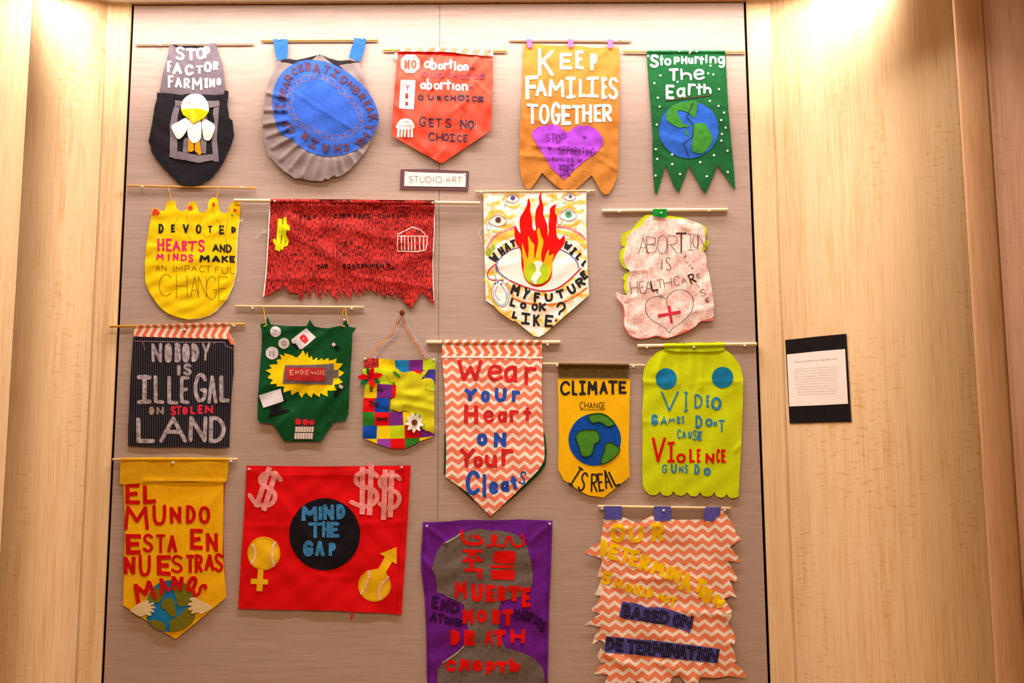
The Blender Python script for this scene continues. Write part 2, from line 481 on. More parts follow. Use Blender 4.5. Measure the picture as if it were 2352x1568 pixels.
# ---------------------------------------------------------------- banner builder
class Banner:
    def __init__(s, name, label, cat, view, base=0.010, wr=0.0016, wl=60.0, creases=(), sleeve=None, surf=WALL, group=None, seed=None, nw=7, aniso=1.0, rodoff=0.0085, drop=None):
        s.drop = drop
        s.rodoff = rodoff
        s.surf = surf; s.square = True; s.lv = 1.0
        s.root = bpy.data.objects.new(name, None)
        s.root.empty_display_size = 0.05
        s.root['label'] = label; s.root['category'] = cat
        if group or cat == 'banner': s.root['group'] = group or 'handmade cloth banners on the display wall'
        COL.objects.link(s.root)
        s.ox, s.oy, s.s = view
        s.base, s.wr = base, wr
        rs = np.random.RandomState(zlib.crc32(label.encode()) % 9999 if seed is None else seed)
        s.w = []
        for _ in range(nw):
            th = rs.uniform(0, math.pi); L = wl * rs.uniform(0.55, 1.8)
            s.w.append((math.cos(th) / L * 2 * math.pi, math.sin(th) * aniso / L * 2 * math.pi, rs.uniform(0, 6.28), rs.uniform(0.5, 1)))
        s.cr = [tuple(s.T([(c[0], c[1]), (c[2], c[3])]).ravel()) + (c[4], c[5]) for c in creases]
        s.sleeve = None
        if sleeve:
            q = s.T([(sleeve[0], sleeve[1]), (sleeve[2], sleeve[3])]); s.sleeve = (q[0], q[1], sleeve[4] / s.s)

    def view(s, ox, oy, sc_): s.ox, s.oy, s.s = ox, oy, sc_

    def T(s, pts):
        p = np.array(pts, float)
        return p / s.s + np.array([s.ox, s.oy])

    def h(s, px, py):
        px = np.asarray(px, float); py = np.asarray(py, float)
        z = np.full_like(px, s.base)
        # domain-warped sum of waves
        wx = 9 * np.sin(py / 37.0 + 1.3) + 6 * np.sin(px / 29.0 + .4); wy = 9 * np.sin(px / 41.0) + 6 * np.sin(py / 31.0 + 2)
        acc = 0
        for kx, ky, ph, a in s.w: acc = acc + a * np.sin(kx * (px + wx) + ky * (py + wy) + ph)
        z = z + s.wr * acc / 2.0
        for x0, y0, x1, y1, amp, wd in s.cr:
            q = np.stack([px.ravel(), py.ravel()], -1)
            d = seg_dist(q, np.array([[x0, y0]]), np.array([[x1, y1]])).reshape(px.shape)
            z = z + amp * np.exp(-(d / wd) ** 2)
        if s.drop:
            a, b, r = s.sleeve; ab = (b - a) / np.linalg.norm(b - a)
            dd = (px - a[0]) * -ab[1] + (py - a[1]) * ab[0] - r
            dd = dd + 5 * np.sin(px / 43.0) + 3 * np.sin(px / 17.0 + 1)
            z = z + s.drop[0] * np.exp(-np.clip(dd, 0, None) / s.drop[1]) - s.drop[0] * .45 * np.exp(-((dd - 2.1 * s.drop[1]) / s.drop[1]) ** 2)
        if s.sleeve is not None:
            a, b, r = s.sleeve
            ab = (b - a) / np.linalg.norm(b - a)
            d = (px - a[0]) * -ab[1] + (py - a[1]) * ab[0]
            pr = (r + 0.9)
            zz = s.rodoff - 0.0004 + np.sqrt(np.clip(pr * pr - d * d, 0, None)) * 0.0016
            z = np.where(np.abs(d) < pr, np.maximum(z * 0 + 0.006, zz), z)
        return np.maximum(z, 0.003)

    def hs(s, px, py): return s.h(px, py)

    def sheet(s, name, pts, mat, lvl=0, smooth=False, grid=5.0, jag=0.0, th=0.0014, back=None, parent=None, label=None, extra=0.0, flap=None):
        p = s.T(pts)
        if smooth: p = catmull(p, True, 5)
        if jag:
            q = []
            for a, b in zip(p, np.roll(p, -1, 0)):
                n = max(1, int(np.linalg.norm(b - a) / 7))
                for k in range(n):
                    v = a + (b - a) * k / n
                    q.append(v + (RNG.uniform(-jag, jag, 2) if k else 0))
            p = np.array(q)
        else:
            q = []
            for a, b in zip(p, np.roll(p, -1, 0)):
                n = max(1, int(np.linalg.norm(b - a) / (grid * 1.6)))
                q += [a + (b - a) * k / n for k in range(n)]
            p = np.array(q)
        x0, y0 = p.min(0); x1, y1 = p.max(0)
        big = (x1 - x0) > 2 * grid and (y1 - y0) > 2 * grid
        pts2 = [tuple(v) for v in p]
        if big:
            gx = np.arange(x0 + grid / 2, x1, grid); gy = np.arange(y0 + grid / 2, y1, grid)
            X, Y = np.meshgrid(gx, gy)
            X = X + (np.arange(len(gy)) % 2)[:, None] * grid / 2
            Q = np.stack([X.ravel(), Y.ravel()], -1) + RNG.uniform(-.3, .3, (X.size, 2))
            if s.sleeve is not None:
                a, b, r = s.sleeve
                ab = (b - a) / np.linalg.norm(b - a); nrm = np.array([-ab[1], ab[0]])
                L = np.linalg.norm(b - a)
                ex = [a + ab * t + nrm * d for t in np.arange(-20, L + 20, grid) for d in np.linspace(-r - 0.8, r + 0.8, 7)]
                Q = np.concatenate([Q, np.array(ex)])
            Q = Q[in_poly(Q, p)]
            if len(Q):
                Q = Q[seg_dist(Q, p, np.roll(p, -1, 0)) > (grid * 0.35 if s.sleeve is None else 0.6)]
            pts2 += [tuple(v) for v in Q]
        n = len(p)
        V, E, Fc, *_ = delaunay_2d_cdt([Vector(v) for v in pts2], [(i, (i + 1) % n) for i in range(n)], [], 1, 1e-5)
        V = np.array([tuple(v) for v in V])
        top = 0.0013 * lvl + th * 0.0 + 0.0002 * (lvl > 0) + extra
        if back is None: back = lvl == 0
        hf = s.h if flap is None else (lambda x, y: s.h(x, y) + flap(x, y))
        o = shell(name, V, [tuple(f) for f in Fc], hf, s.surf, mat, parent or s.root, top, th, back)
        if label: o['label'] = label
        return o

    def disc(s, name, cx, cy, r, mat, lvl=1, ry=None, n=18, wob=0.03, rot=0, **k):
        ry = ry or r
        return s.sheet(name, [(cx + r * math.cos(a) * (1 + RNG.uniform(-wob, wob)), cy + ry * math.sin(a) * (1 + RNG.uniform(-wob, wob)))
                              for a in [i * 2 * math.pi / n for i in range(n)]], mat, lvl, smooth=n > 8, grid=k.pop('grid', 5.0), **k)

    def stroke(s, name, polys, w, mat, lvl=1, smooth=False, parent=None, thin=None, label=None, ring=None, jag=0.0, th=None, square=False):
        """polys: list of polylines in view units"""
        P = [catmull(s.T(p), False, 5) if smooth else s.T(p) for p in polys]
        wp = w / s.s
        lift = 0.0013 * lvl + 0.0003
        if thin is None: thin = wp < 1.9 and not ring
        if thin: return s.ribbon(name, P, wp, mat, lift, parent, label)
        cell = min(max(wp / 3.3, 0.8), 2.6) if not ring else 0.9
        # resample long segments
        o = march(P, wp, cell, name, s.h, s.surf, mat, parent or s.root, lift, lift if th is None else th, jag, (ring / s.s if ring else None), square)
        if o and label: o['label'] = label
        return o

    def ribbon(s, name, P, wp, mat, lift, parent, label=None):
        wp = max(wp, 0.9)
        V, F = [], []
        for p in P:
            q = [p[0]]
            for a, b in zip(p[:-1], p[1:]):
                n = max(1, int(np.linalg.norm(b - a) / 3.0))
                q += [a + (b - a) * (k + 1) / n for k in range(n)]
            q = np.array(q)
            t = np.gradient(q, axis=0); t /= (np.linalg.norm(t, axis=1)[:, None] + 1e-9)
            nr = np.stack([-t[:, 1], t[:, 0]], -1) * wp / 2
            k = len(V)
            for a, b in zip(q + nr, q - nr): V += [a, b]
            F += [(k + 2 * i, k + 2 * i + 1, k + 2 * i + 3, k + 2 * i + 2) for i in range(len(q) - 1)]
        o = shell(name, V, F, s.h, s.surf, mat, parent or s.root, lift, 0.0, False)
        if label: o['label'] = label
        return o

    def text(s, txt, w, mat, boxes, lvl=None, name='letter', jit=0.035, ring=None, jag=0.0, th=None, parent=None, square=None):
        square = s.square if square is None else square
        lvl = s.lv if lvl is None else lvl
        """one object per letter. boxes: 'x0 y0 x1 y1[ w]' or 'cx cy w h rot c[ w]' separated by ;"""
        chars = [c for c in txt if c != ' ']
        bx = [b.split() for b in boxes.split(';')]
        assert len(chars) == len(bx), (txt, len(chars), len(bx))
        for ch, b in zip(chars, bx):
            ww = w
            if 'c' in b:
                i = b.index('c'); v = [float(x) for x in b[:i]]
                if len(b) > i + 1: ww = float(b[i + 1])
                cx, cy, bw, bh = v[:4]; rot = math.radians(v[4]) if len(v) > 4 else 0
            else:
                v = [float(x) for x in b[:4]]
                if len(b) > 4: ww = float(b[4])
                cx, cy, bw, bh, rot = (v[0] + v[2]) / 2, (v[1] + v[3]) / 2, v[2] - v[0], v[3] - v[1], 0
            iw, ih = max(bw - ww, 0.5), max(bh - ww, 0.5)
            G = []
            for p in glyph(ch):
                q = (p - 0.5)
                if len(q) <= 5: q = q + RNG.uniform(-jit, jit, q.shape)
                q = q * np.array([iw, ih])
                c_, s_ = math.cos(rot), math.sin(rot)
                q = np.stack([q[:, 0] * c_ - q[:, 1] * s_, q[:, 0] * s_ + q[:, 1] * c_], -1) + np.array([cx, cy])
                G.append(q)
            s.stroke(name, G, ww, mat, lvl, ring=ring, jag=jag, th=th, parent=parent, square=square)

    def rod(s, x0, y0, x1, y1, r, mat, off=None, name='rod'):
        off = s.rodoff if off is None else off
        p = s.T([(x0, y0), (x1, y1)]); rp = r / s.s
        W = s.surf.pt(p[:, 0], p[:, 1], np.array([off, off]))
        R = rp * 0.0016
        ax = W[1] - W[0]; L = np.linalg.norm(ax); ax /= L
        u = np.array([0, -1.0, 0]); v = np.cross(ax, u); v /= np.linalg.norm(v)
        n = 16; V = []; F = []; UV = []
        rings = [(0, .80), (0.0008, 1), (L - 0.0008, 1), (L, .80)]
        for t, k in rings:
            for i in range(n):
                a = 2 * math.pi * i / n
                V.append(W[0] + ax * t + (u * math.cos(a) + v * math.sin(a)) * R * k); UV.append((t, i / n * 0.04))
        for j in range(3):
            for i in range(n):
                F.append((j * n + i, j * n + (i + 1) % n, (j + 1) * n + (i + 1) % n, (j + 1) * n + i))
        F.append(tuple(range(n))); F.append(tuple(reversed(range(3 * n, 4 * n))))
        return link_mesh(name, V, F, mat, s.root, True, UV)

    def cord(s, name, pts, r, mat, off=0.008, parent=None, off2=None):
        """round cord through points"""
        P = catmull(s.T(pts), False, 6) if len(pts) > 2 else s.T(pts)
        o = np.linspace(off, off if off2 is None else off2, len(P))
        W = s.surf.pt(P[:, 0], P[:, 1], o); R = r / s.s * 0.0016; n = 8
        V, F, UV = [], [], []
        T_ = np.gradient(W, axis=0)
        for k, (w, t) in enumerate(zip(W, T_)):
            t = t / (np.linalg.norm(t) + 1e-12); u = np.array([0, -1.0, 0]); u = u - t * (u @ t); u /= np.linalg.norm(u); v = np.cross(t, u)
            for i in range(n):
                a = 2 * math.pi * i / n; V.append(w + (u * math.cos(a) + v * math.sin(a)) * R); UV.append((k * .01, i * .002))
        for j in range(len(W) - 1):
            for i in range(n): F.append((j * n + i, j * n + (i + 1) % n, (j + 1) * n + (i + 1) % n, (j + 1) * n + i))
        F.append(tuple(range(n))); F.append(tuple(reversed(range((len(W) - 1) * n, len(W) * n))))
        return link_mesh(name, V, F, mat, parent or s.root, True, UV)

    def done(s):
        """put the Empty at the lower middle of the thing and shift the meshes under it"""
        kids = [c for c in s.root.children_recursive if c.type == 'MESH']
        lo = np.full(3, 1e9); hi = -lo
        for c in kids:
            co = np.empty(len(c.data.vertices) * 3, np.float32); c.data.vertices.foreach_get('co', co); co = co.reshape(-1, 3)
            lo = np.minimum(lo, co.min(0)); hi = np.maximum(hi, co.max(0))
        b = Vector(((lo[0] + hi[0]) / 2, float(hi[1]), float(lo[2])))
        for c in kids: c.data.transform(Matrix.Translation(-b))
        s.root.location = b


_pin = []
def pin(B, x, y, where, off=0.0105, r=3.1):
    """clear push pin standing out of the wall"""
    p = B.T([(x, y)])[0]
    loc = B.surf.pt(p[0:1], p[1:2], np.array([0.0]))[0]
    k = 0.0016
    prof = [(0.0, off + .0095), (r * .80 * k, off + .0095), (r * .9 * k, off + .0085), (r * .62 * k, off + .0070), (r * .55 * k, off + .003), (r * 1.0 * k, off + .0008), (r * 1.0 * k, off), (0.0004, off - .0005), (0.0004, 0.0)]
    if (round(off, 4), round(r, 2)) not in [q[0] for q in _pin]:
        V, F = [], []; n = 12
        for rr, zz in prof[1:]:
            for i in range(n):
                a = 2 * math.pi * i / n; V.append((rr * math.cos(a), -zz, rr * math.sin(a)))
        m = len(prof) - 1
        for j in range(m - 1):
            for i in range(n): F.append((j * n + i, (j + 1) * n + i, (j + 1) * n + (i + 1) % n, j * n + (i + 1) % n))
        F.append(tuple(range(n))); F.append(tuple(reversed(range((m - 1) * n, m * n))))
        o = link_mesh('push_pin', V, F, PINMAT, None, True)
        _pin.append(((round(off, 4), round(r, 2)), o)); new = True
    else:
        src = [q[1] for q in _pin if q[0] == (round(off, 4), round(r, 2))][0]
        o = src.copy(); COL.objects.link(o)
    o.location = loc
    o['label'] = 'small clear push pin ' + where; o['category'] = 'push pin'; o['group'] = 'clear push pins holding up the banners'
    return o


def taper(B, name, pts, mat, lvl, **k):
    return B.sheet(name, pts, mat, lvl, smooth=True, **k)


def petal(B, name, cx, cy, tx, ty, wd, mat, lvl, parent=None, lift=0.004):
    c = np.array([cx, cy], float); t = np.array([tx, ty], float); d = t - c; L = np.linalg.norm(d); d /= L
    n = np.array([-d[1], d[0]])
    pts = [c, c + d * L * .3 + n * wd * .42, c + d * L * .62 + n * wd * .5, t, c + d * L * .62 - n * wd * .5, c + d * L * .3 - n * wd * .42]
    pts = [tuple(p) for p in pts]
    cc = B.T([(cx, cy)])[0]; Lp = L / B.s
    return B.sheet(name, pts, mat, lvl, smooth=True, parent=parent, grid=3.0, flap=lambda x, y: lift * np.minimum(1, np.hypot(x - cc[0], y - cc[1]) / Lp))

# ---------------------------------------------------------------- the setting
M_FABRIC = wall_fabric('woven wall covering')
M_DARK = plain('black reveal', '0A0808', 0.9, 0.1)
M_WHITE = plain('white ceiling paint', 'F6F2EA', 0.9, 0.1)
M_TRIM = wood('tan trim wood', 'D9A066', '9A6434', 3.0)
M_FLOOR = wood('oak floor', 'B98A5A', '7A5230', 9.0)
woods = [wood('oak veneer A', 'F0C99A', 'CB9154', 1.0, 0.5), wood('oak veneer B', 'F3CC9E', 'D29A58', 5.0, 1.0),
         wood('oak veneer C', 'CE9C70', '985F36', 8.0, 0.3), wood('oak veneer D', 'C39374', '946446', 12.0, 0.5)]
MID = 784


def xw(px, depth=0.0, py=MID):
    return float(WALL.pt(np.array([px]), np.array([py]), np.array([depth]))[0][0])


def struct(name, V, F, mat, parent=None, uvs=None, smooth=False, part=False):
    return link_mesh(name, V, F, mat, parent, smooth, uvs, None if part else 'structure')


def box(name, x0, x1, y0, y1, z0, z1, mat, parent=None, part=False):
    V = [(x, y, z) for x in (x0, x1) for y in (y0, y1) for z in (z0, z1)]
    F = [(0, 1, 3, 2), (4, 6, 7, 5), (0, 4, 5, 1), (2, 3, 7, 6), (0, 2, 6, 4), (1, 5, 7, 3)]
    return struct(name, V, F, mat, parent, None, False, part)


XL, XR = xw(272 + 1), xw(1737 - 1)
XS = xw(1007)
TOP = float(WALL.pt(np.array([1008.]), np.array([9.5]), np.array([0.]))[0][2])
wall_back = box('wall_back', -3.6, 3.4, 0.022, 0.12, 0.0, 3.9, M_DARK)
for a, b in ((XL, XS - 0.0005), (XS + 0.0005, XR)):
    # a tensioned fabric panel with a softly rounded edge
    e = 0.0016; V = []; F = []
    ring = [(0.0, 0.02), (0.0, e), (e, 0.0)]
    for ins, y in ring:
        V += [(a + ins, y, 0.10 + ins), (b - ins, y, 0.10 + ins), (b - ins, y, TOP - ins), (a + ins, y, TOP - ins)]
    for j in range(2):
        for i in range(4): F.append((j * 4 + i, (j + 1) * 4 + i, (j + 1) * 4 + (i + 1) % 4, j * 4 + (i + 1) % 4))
    F.append((11, 10, 9, 8))
    struct('fabric_panel', V, F, M_FABRIC, wall_back, None, False, True)

# wooden side walls: plan line of each veneered panel, extruded floor to ceiling
def plan_wall(name, segs, mats, thick=0.018, zt=None):
    root = None
    zt = zt or CEIL_Z
    allp = [p for sgm in segs for p in sgm]
    bk = [(x, y + 0.030) for x, y in allp]
    V = []; F = []
    for x, y in bk: V += [(x, y, 0.0), (x, y, zt)]
    for x, y in bk: V += [(x, y + 0.03, 0.0), (x, y + 0.03, zt)]
    n = len(bk)
    for i in range(n - 1):
        F.append((2 * i, 2 * i + 2, 2 * i + 3, 2 * i + 1)); k = 2 * n
        F.append((k + 2 * i, k + 2 * i + 1, k + 2 * i + 3, k + 2 * i + 2))
    root = struct(name, V, F, M_DARK)
    for sgm, mt in zip(segs, mats):
        p = np.array(sgm, float)
        L = np.concatenate([[0], np.cumsum(np.hypot(*np.diff(p, axis=0).T))])
        # outward (room side) normals
        t = np.gradient(p, axis=0); t /= np.linalg.norm(t, axis=1)[:, None]
        nrm = np.stack([t[:, 1], -t[:, 0]], -1); nrm *= np.where(nrm[:, 1:2] > 0, -1, 1)
        fr = p; bkp = p - nrm * thick
        V, F, U = [], [], []
        m = len(p)
        for i in range(m): V += [(*fr[i], 0.0), (*fr[i], zt)]; U += [(L[i] + p[0][0], 0), (L[i] + p[0][0], zt)]
        for i in range(m): V += [(*bkp[i], 0.0), (*bkp[i], zt)]; U += [(L[i] + p[0][0], 0), (L[i] + p[0][0], zt)]
        for i in range(m - 1):
            F.append((2 * i, 2 * i + 2, 2 * i + 3, 2 * i + 1)); k = 2 * m
            F.append((k + 2 * i, k + 2 * i + 1, k + 2 * i + 3, k + 2 * i + 2))
        k = 2 * m
        F.append((0, 1, k + 1, k)); F.append((2 * m - 2, k + 2 * m - 2, k + 2 * m - 1, 2 * m - 1))
        o = link_mesh('veneer_panel', V, F, mt, root, True, U)
    return root


def inter(px, p0, d):
    """plan point where the sight line of pixel column px (middle row) meets the line p0 + k d"""
    r = ray(np.array([px]), np.array([MID]))[0]
    # camera at (0,-4.5): C + a*(rx,ry) = p0 + k*d
    A = np.array([[r[0], -d[0]], [r[1], -d[1]]]); bb = np.array([p0[0] - _CL[0], p0[1] - _CL[1]])
    a, k = np.linalg.solve(A, bb)
    return (p0[0] + k * d[0], p0[1] + k * d[1])


def arc(p, a0, a1, r, n):
    """plan arc starting at p with heading a0 turning to a1 (radians), radius r"""
    out = [p]
    for i in range(n):
        a = a0 + (a1 - a0) * (i + .5) / n; s_ = abs(a1 - a0) * r / n
        out.append((out[-1][0] + math.cos(a) * s_, out[-1][1] + math.sin(a) * s_))
    return out


GAP = 0.0012
SL = math.atan(0.47)
# right side
rA0 = (xw(1742.5), 0.0)
rA = [rA0, (xw(1765), 0.0), (xw(1780), -0.002), (xw(1790), -0.006), (xw(1797), -0.012)]
dB = (math.cos(-SL), math.sin(-SL))
rB0 = (rA[-1][0] + GAP, rA[-1][1])
rB1 = inter(2236, rB0, dB)
rB = [rB0, ((rB0[0] + rB1[0]) / 2, (rB0[1] + rB1[1]) / 2), rB1]
rC = arc((rB1[0] + GAP * dB[0], rB1[1] + GAP * dB[1]), -SL, math.radians(14), 0.16, 10)
e = rC[-1]; dd = math.radians(14)
rC2 = (e[0] + 0.002, e[1])
rD = [rC2, (rC2[0] + 1.2 * math.cos(dd), rC2[1] + 1.2 * math.sin(dd) * 0.6)]
wall_right = plan_wall('wall_right', [rA, rB, rC, rD], [woods[0], woods[1], woods[2], woods[3]])
PL_R = Plane(rB0, dB)
# left side (mirror)
lA = [(xw(266.5), 0.0), (xw(240), 0.0), (xw(228), -0.002), (xw(220), -0.006), (xw(213), -0.012)]
dL = (-math.cos(SL), -math.sin(SL))
lB0 = (lA[-1][0] - GAP, lA[-1][1])
lB1 = inter(30, lB0, dL)
lB = [lB0, lB1]
lC0 = (lB1[0] + GAP * dL[0], lB1[1] + GAP * dL[1])
lC = [lC0, (lC0[0] + dL[0] * .35, lC0[1] + dL[1] * .35)]
lD = arc((lC[-1][0] - .001, lC[-1][1]), math.pi + SL, math.pi - math.radians(10), 0.16, 8)
lD = lD + [(lD[-1][0] - 1.0, lD[-1][1] + 0.1)]
wall_left = plan_wall('wall_left', [lA, lB, lC, lD], [woods[0], woods[1], woods[0], woods[3]])

# soffit trim over the fabric, ceiling, luminous cove panel, floor
box('trim_1', XL - 0.004, XR + 0.004, -0.0005, 0.02, TOP + 0.0045, CEIL_Z - 0.0005, M_TRIM)
box('ceiling', -3.6, 3.4, -6.5, 0.0215, CEIL_Z, CEIL_Z + 0.08, M_WHITE)
box('floor', -3.6, 3.4, -6.5, 0.0215, -0.08, 0.0, M_FLOOR)

# ---------------------------------------------------------------- shared materials
PINMAT = plain('clear plastic', 'F4F0EA', 0.12, 0.6, 0.35)
M_ROD = plain('pale wooden dowel', 'EBC592', 0.45)
M_RODG = plain('golden wooden dowel', 'D29A2E', 0.45)
W_FELT = felt('white felt', 'F6EFE8', 0.05)
BLACK = felt('black felt', '17141A', 0.3)
INK = plain('black ink', '1D1716', 0.8, 0.1)
GREYC = felt('grey jersey', '72646C', 0.10, coarse=40)
RED = felt('red felt', 'D3060C', 0.10)
BLUE = felt('blue felt', '2B63D8', 0.12)
PEN = plain('brown pen', '4A2A14', 0.8, 0.1)

# ================ 1 grey and black banner with the white bird
B = Banner('banner', 'grey and black banner with a white chick behind bars, reading STOP FACTOR FARMING', 'banner', (290, 70, 4.125), base=0.011,
           wr=0.0016, wl=55, creases=[(520, 280, 560, 470, .003, 7), (800, 150, 700, 320, .003, 7), (430, 160, 600, 330, -.002, 6), (880, 300, 900, 600, .003, 7), (350, 350, 330, 560, .003, 6), (620, 420, 620, 590, .002, 6)])
B.rod(85, 130, 1210, 124, 9, M_ROD)
B.sheet('shirt_cloth', [(405, 165), (402, 118), (425, 112), (448, 135), (560, 150), (660, 148), (730, 158), (790, 122), (850, 118), (868, 190), (905, 290), (925, 420), (938, 560), (925, 608), (840, 612), (700, 606), (600, 598), (500, 612), (420, 600), (315, 585), (330, 500), (352, 380), (385, 270), (400, 200)], GREYC, jag=.3)
B.sheet('neck_opening', [(440, 135), (520, 146), (650, 146), (730, 152), (700, 163), (560, 162), (470, 155)], BLACK, 1)
B.sheet('lower_cloth', [(292, 588), (420, 596), (520, 610), (640, 604), (870, 610), (922, 604), (935, 565), (968, 575), (965, 640), (955, 700), (975, 830), (1005, 850), (1022, 1000), (995, 1080), (930, 1230), (880, 1310), (805, 1400), (700, 1465), (620, 1475), (545, 1472), (500, 1450), (420, 1370), (300, 1240), (235, 1140), (232, 1100), (210, 1050), (245, 880), (268, 720), (290, 650)],
        felt('charcoal felt', '1F1B20', 0.25), 1, jag=.5, back=True)
BAR = felt('cage grey jersey', '7E7178', 0.12)
for n_, p in (('cage_bar', [(462, 702), (510, 715), (490, 800), (470, 960), (485, 1060), (480, 1150), (412, 1180), (415, 1000), (412, 900), (430, 800)]),
              ('cage_bar', [(830, 700), (880, 700), (870, 850), (858, 1000), (865, 1100), (877, 1242), (825, 1240), (810, 1060), (835, 850), (820, 780)]),
              ('cage_bar', [(545, 1030), (595, 1005), (595, 1165), (535, 1150)]), ('cage_bar', [(700, 1000), (762, 1005), (755, 1168), (705, 1158)]), ('cage_bar', [(720, 740), (765, 740), (768, 900), (705, 900)])):
    B.sheet(n_, p, BAR, 2, jag=.4)
B.sheet('cage_rail', [(462, 660), (540, 668), (700, 668), (882, 663), (884, 716), (800, 730), (640, 737), (500, 716), (462, 718)], BAR, 3, jag=.4)
B.sheet('cage_rail', [(410, 1165), (480, 1140), (580, 1165), (690, 1180), (820, 1170), (825, 1227), (680, 1254), (560, 1227), (470, 1217), (410, 1197)], BAR, 3, jag=.4)
YF = felt('yellow felt', 'F6CE08', 0.10)
OF = felt('orange felt', 'F0A008', 0.10)
B.sheet('chick_leg', [(590, 1015), (635, 1030), (642, 1130), (620, 1150), (585, 1142)], OF, 4)
B.sheet('chick_leg', [(650, 1060), (692, 1030), (702, 1120), (714, 1160), (695, 1182), (650, 1142)], OF, 4)
taper(B, 'chick_wing', [(582, 825), (578, 930), (530, 1008), (490, 1027), (460, 990), (428, 908), (485, 868)], W_FELT, 4)
taper(B, 'chick_wing', [(722, 838), (800, 865), (840, 905), (822, 980), (790, 1038), (740, 1030), (722, 960)], W_FELT, 4)
taper(B, 'chick_body', [(600, 840), (695, 835), (712, 950), (700, 1030), (640, 1067), (598, 1030), (578, 960), (590, 880)], W_FELT, 5)
taper(B, 'chick_head', [(520, 745), (535, 665), (590, 612), (650, 600), (720, 615), (768, 680), (778, 770), (700, 800), (580, 790)], W_FELT, 6)
B.sheet('chick_beak', [(516, 746), (600, 738), (700, 740), (782, 768), (740, 825), (635, 882), (590, 830), (540, 800)], YF, 7)
B.sheet('beak_fold', [(570, 745), (640, 740), (668, 835), (640, 880)], felt('light yellow felt', 'FBDD30', 0.08), 8)
SM = felt('smudge grey', 'C9BEB8', 0.2)
for x, y in ((595, 680), (718, 680)): B.disc('chick_eye', x, y, 17, SM, 6, extra=.0004)
B.text('STOP', 24, W_FELT, '468 152 556 282;568 166 660 280 28;660 160 748 276;735 152 795 266')
B.text('FACTOR', 21, W_FELT, '388 285 430 397;438 303 528 418 26;553 323 638 427 26;660 330 726 412;733 293 812 397 26;820 292 874 378')
B.text('FARMING', 21, W_FELT, '394 428 447 542;460 448 527 542;543 450 605 550;622 448 722 562;738 450 776 546 26;785 455 842 540;853 450 897 522')
B.done(); pin(B, 324, 148, 'under the left part of the rod of bird banner'); pin(B, 1068, 133, 'under the right part of the rod of bird banner'); pin(B, 650, 140, 'in the neck of the bird banner')

# ================ 2 grey shirt with the blue disc
B = Banner('banner', 'grey shirt banner with a big blue disc and a ring of dark letters about incarceration', 'banner', (580, 70, 4.125), base=0.016, wr=0.0016, wl=60,
           creases=[(395, 590, 960, 940, .0018, 3.5)] + [(740 + math.cos(a) * 420, 760 + math.sin(a) * 470, 740 + math.cos(a) * 640, 760 + math.sin(a) * 680, .0060, 4.2) for a in
                    [0.9, 1.12, 1.35, 1.5, 1.66, 1.82, 2.0, 2.2, 2.4, 2.6, 2.78, 2.95, 3.15, 3.4, -.5, -.3]] + [(960, 300, 1090, 560, .004, 6), (250, 300, 190, 560, .004, 6)])
B.rod(80, 97, 1190, 93, 9, plain('olive dowel', 'A8782A', 0.45))
BL = felt('royal blue felt', '2E62D4', 0.14)
B.sheet('strap', [(193, 82), (332, 82), (335, 180), (326, 262), (236, 288), (213, 200)], BL, 2, back=True)
B.sheet('strap', [(960, 70), (1076, 75), (1060, 180), (1018, 295), (912, 255), (938, 160), (960, 110)], BL, 2, back=True)
GR2 = felt('warm grey jersey', '8E7C7A', 0.08, coarse=40)
B.sheet('shirt_cloth', [(243, 288), (300, 262), (380, 285), (470, 268), (560, 250), (640, 228), (720, 255), (800, 282), (880, 285), (960, 278), (1008, 300), (1050, 420), (1110, 600), (1150, 800), (1160, 900), (1140, 1010), (1080, 1130), (1010, 1220), (930, 1310), (850, 1370), (800, 1388), (760, 1378), (715, 1412), (690, 1400), (660, 1425), (560, 1425), (500, 1412), (440, 1398), (400, 1402), (330, 1350), (300, 1335), (230, 1270), (150, 1180), (110, 1050), (95, 920), (105, 760), (130, 560), (190, 400), (235, 330)], GR2, grid=4.0)
DKG = felt('shirt inside black', '2A2224', 0.2)
B.sheet('collar_shadow', [(262, 290), (340, 268), (420, 280), (500, 262), (610, 234), (570, 268), (490, 300), (400, 320), (340, 302)], DKG, 1)
B.sheet('collar_shadow', [(664, 232), (720, 264), (820, 287), (920, 280), (1000, 297), (900, 308), (815, 325), (858, 362), (770, 322), (720, 280)], DKG, 1)
taper(B, 'blue_disc', [(540, 278), (700, 298), (860, 370), (1000, 480), (1120, 620), (1190, 780), (1185, 900), (1120, 1020), (1020, 1110), (880, 1170), (740, 1190), (620, 1180), (480, 1120), (380, 1040), (260, 965), (215, 850), (190, 700), (200, 560), (270, 410), (370, 325), (450, 290)], felt('cornflower blue felt', '3862C8', 0.13), 1, grid=4.0)
MAR = patchy('maroon ink', '4A2A50', '6A3548')
B.text('INCARCERATION', 19, MAR, '262 728 88 92 -82 c;276 632 62 78 -74 c;290 570 50 70 -66 c;318 512 60 78 -60 c;342 445 60 80 -55 c;397 385 52 72 -35 c;458 355 46 72 -18 c;528 342 60 84 0 c 22;606 355 76 90 6 c 22;705 368 70 84 20 c;785 403 76 76 32 c;866 463 72 84 38 c;932 517 66 66 42 c', 2, ring=None)
B.text('BREAK', 19, MAR, '985 568 60 82 52 c;1040 625 58 80 56 c;1083 692 52 82 64 c;1112 748 52 82 68 c;1142 822 66 96 78 c', 2)
B.text('THE', 21, MAR, '1110 918 74 90 100 c;1068 1012 84 84 122 c;1012 1072 60 74 138 c', 2)
B.text('CHAIN', 21, MAR, '890 1106 54 78 165 c;810 1115 66 92 174 c;695 1117 78 96 184 c;578 1070 86 92 205 c;502 1000 60 78 212 c', 2)
B.text('OF', 19, MAR, '362 937 80 80 240 c;322 872 56 76 256 c', 2)
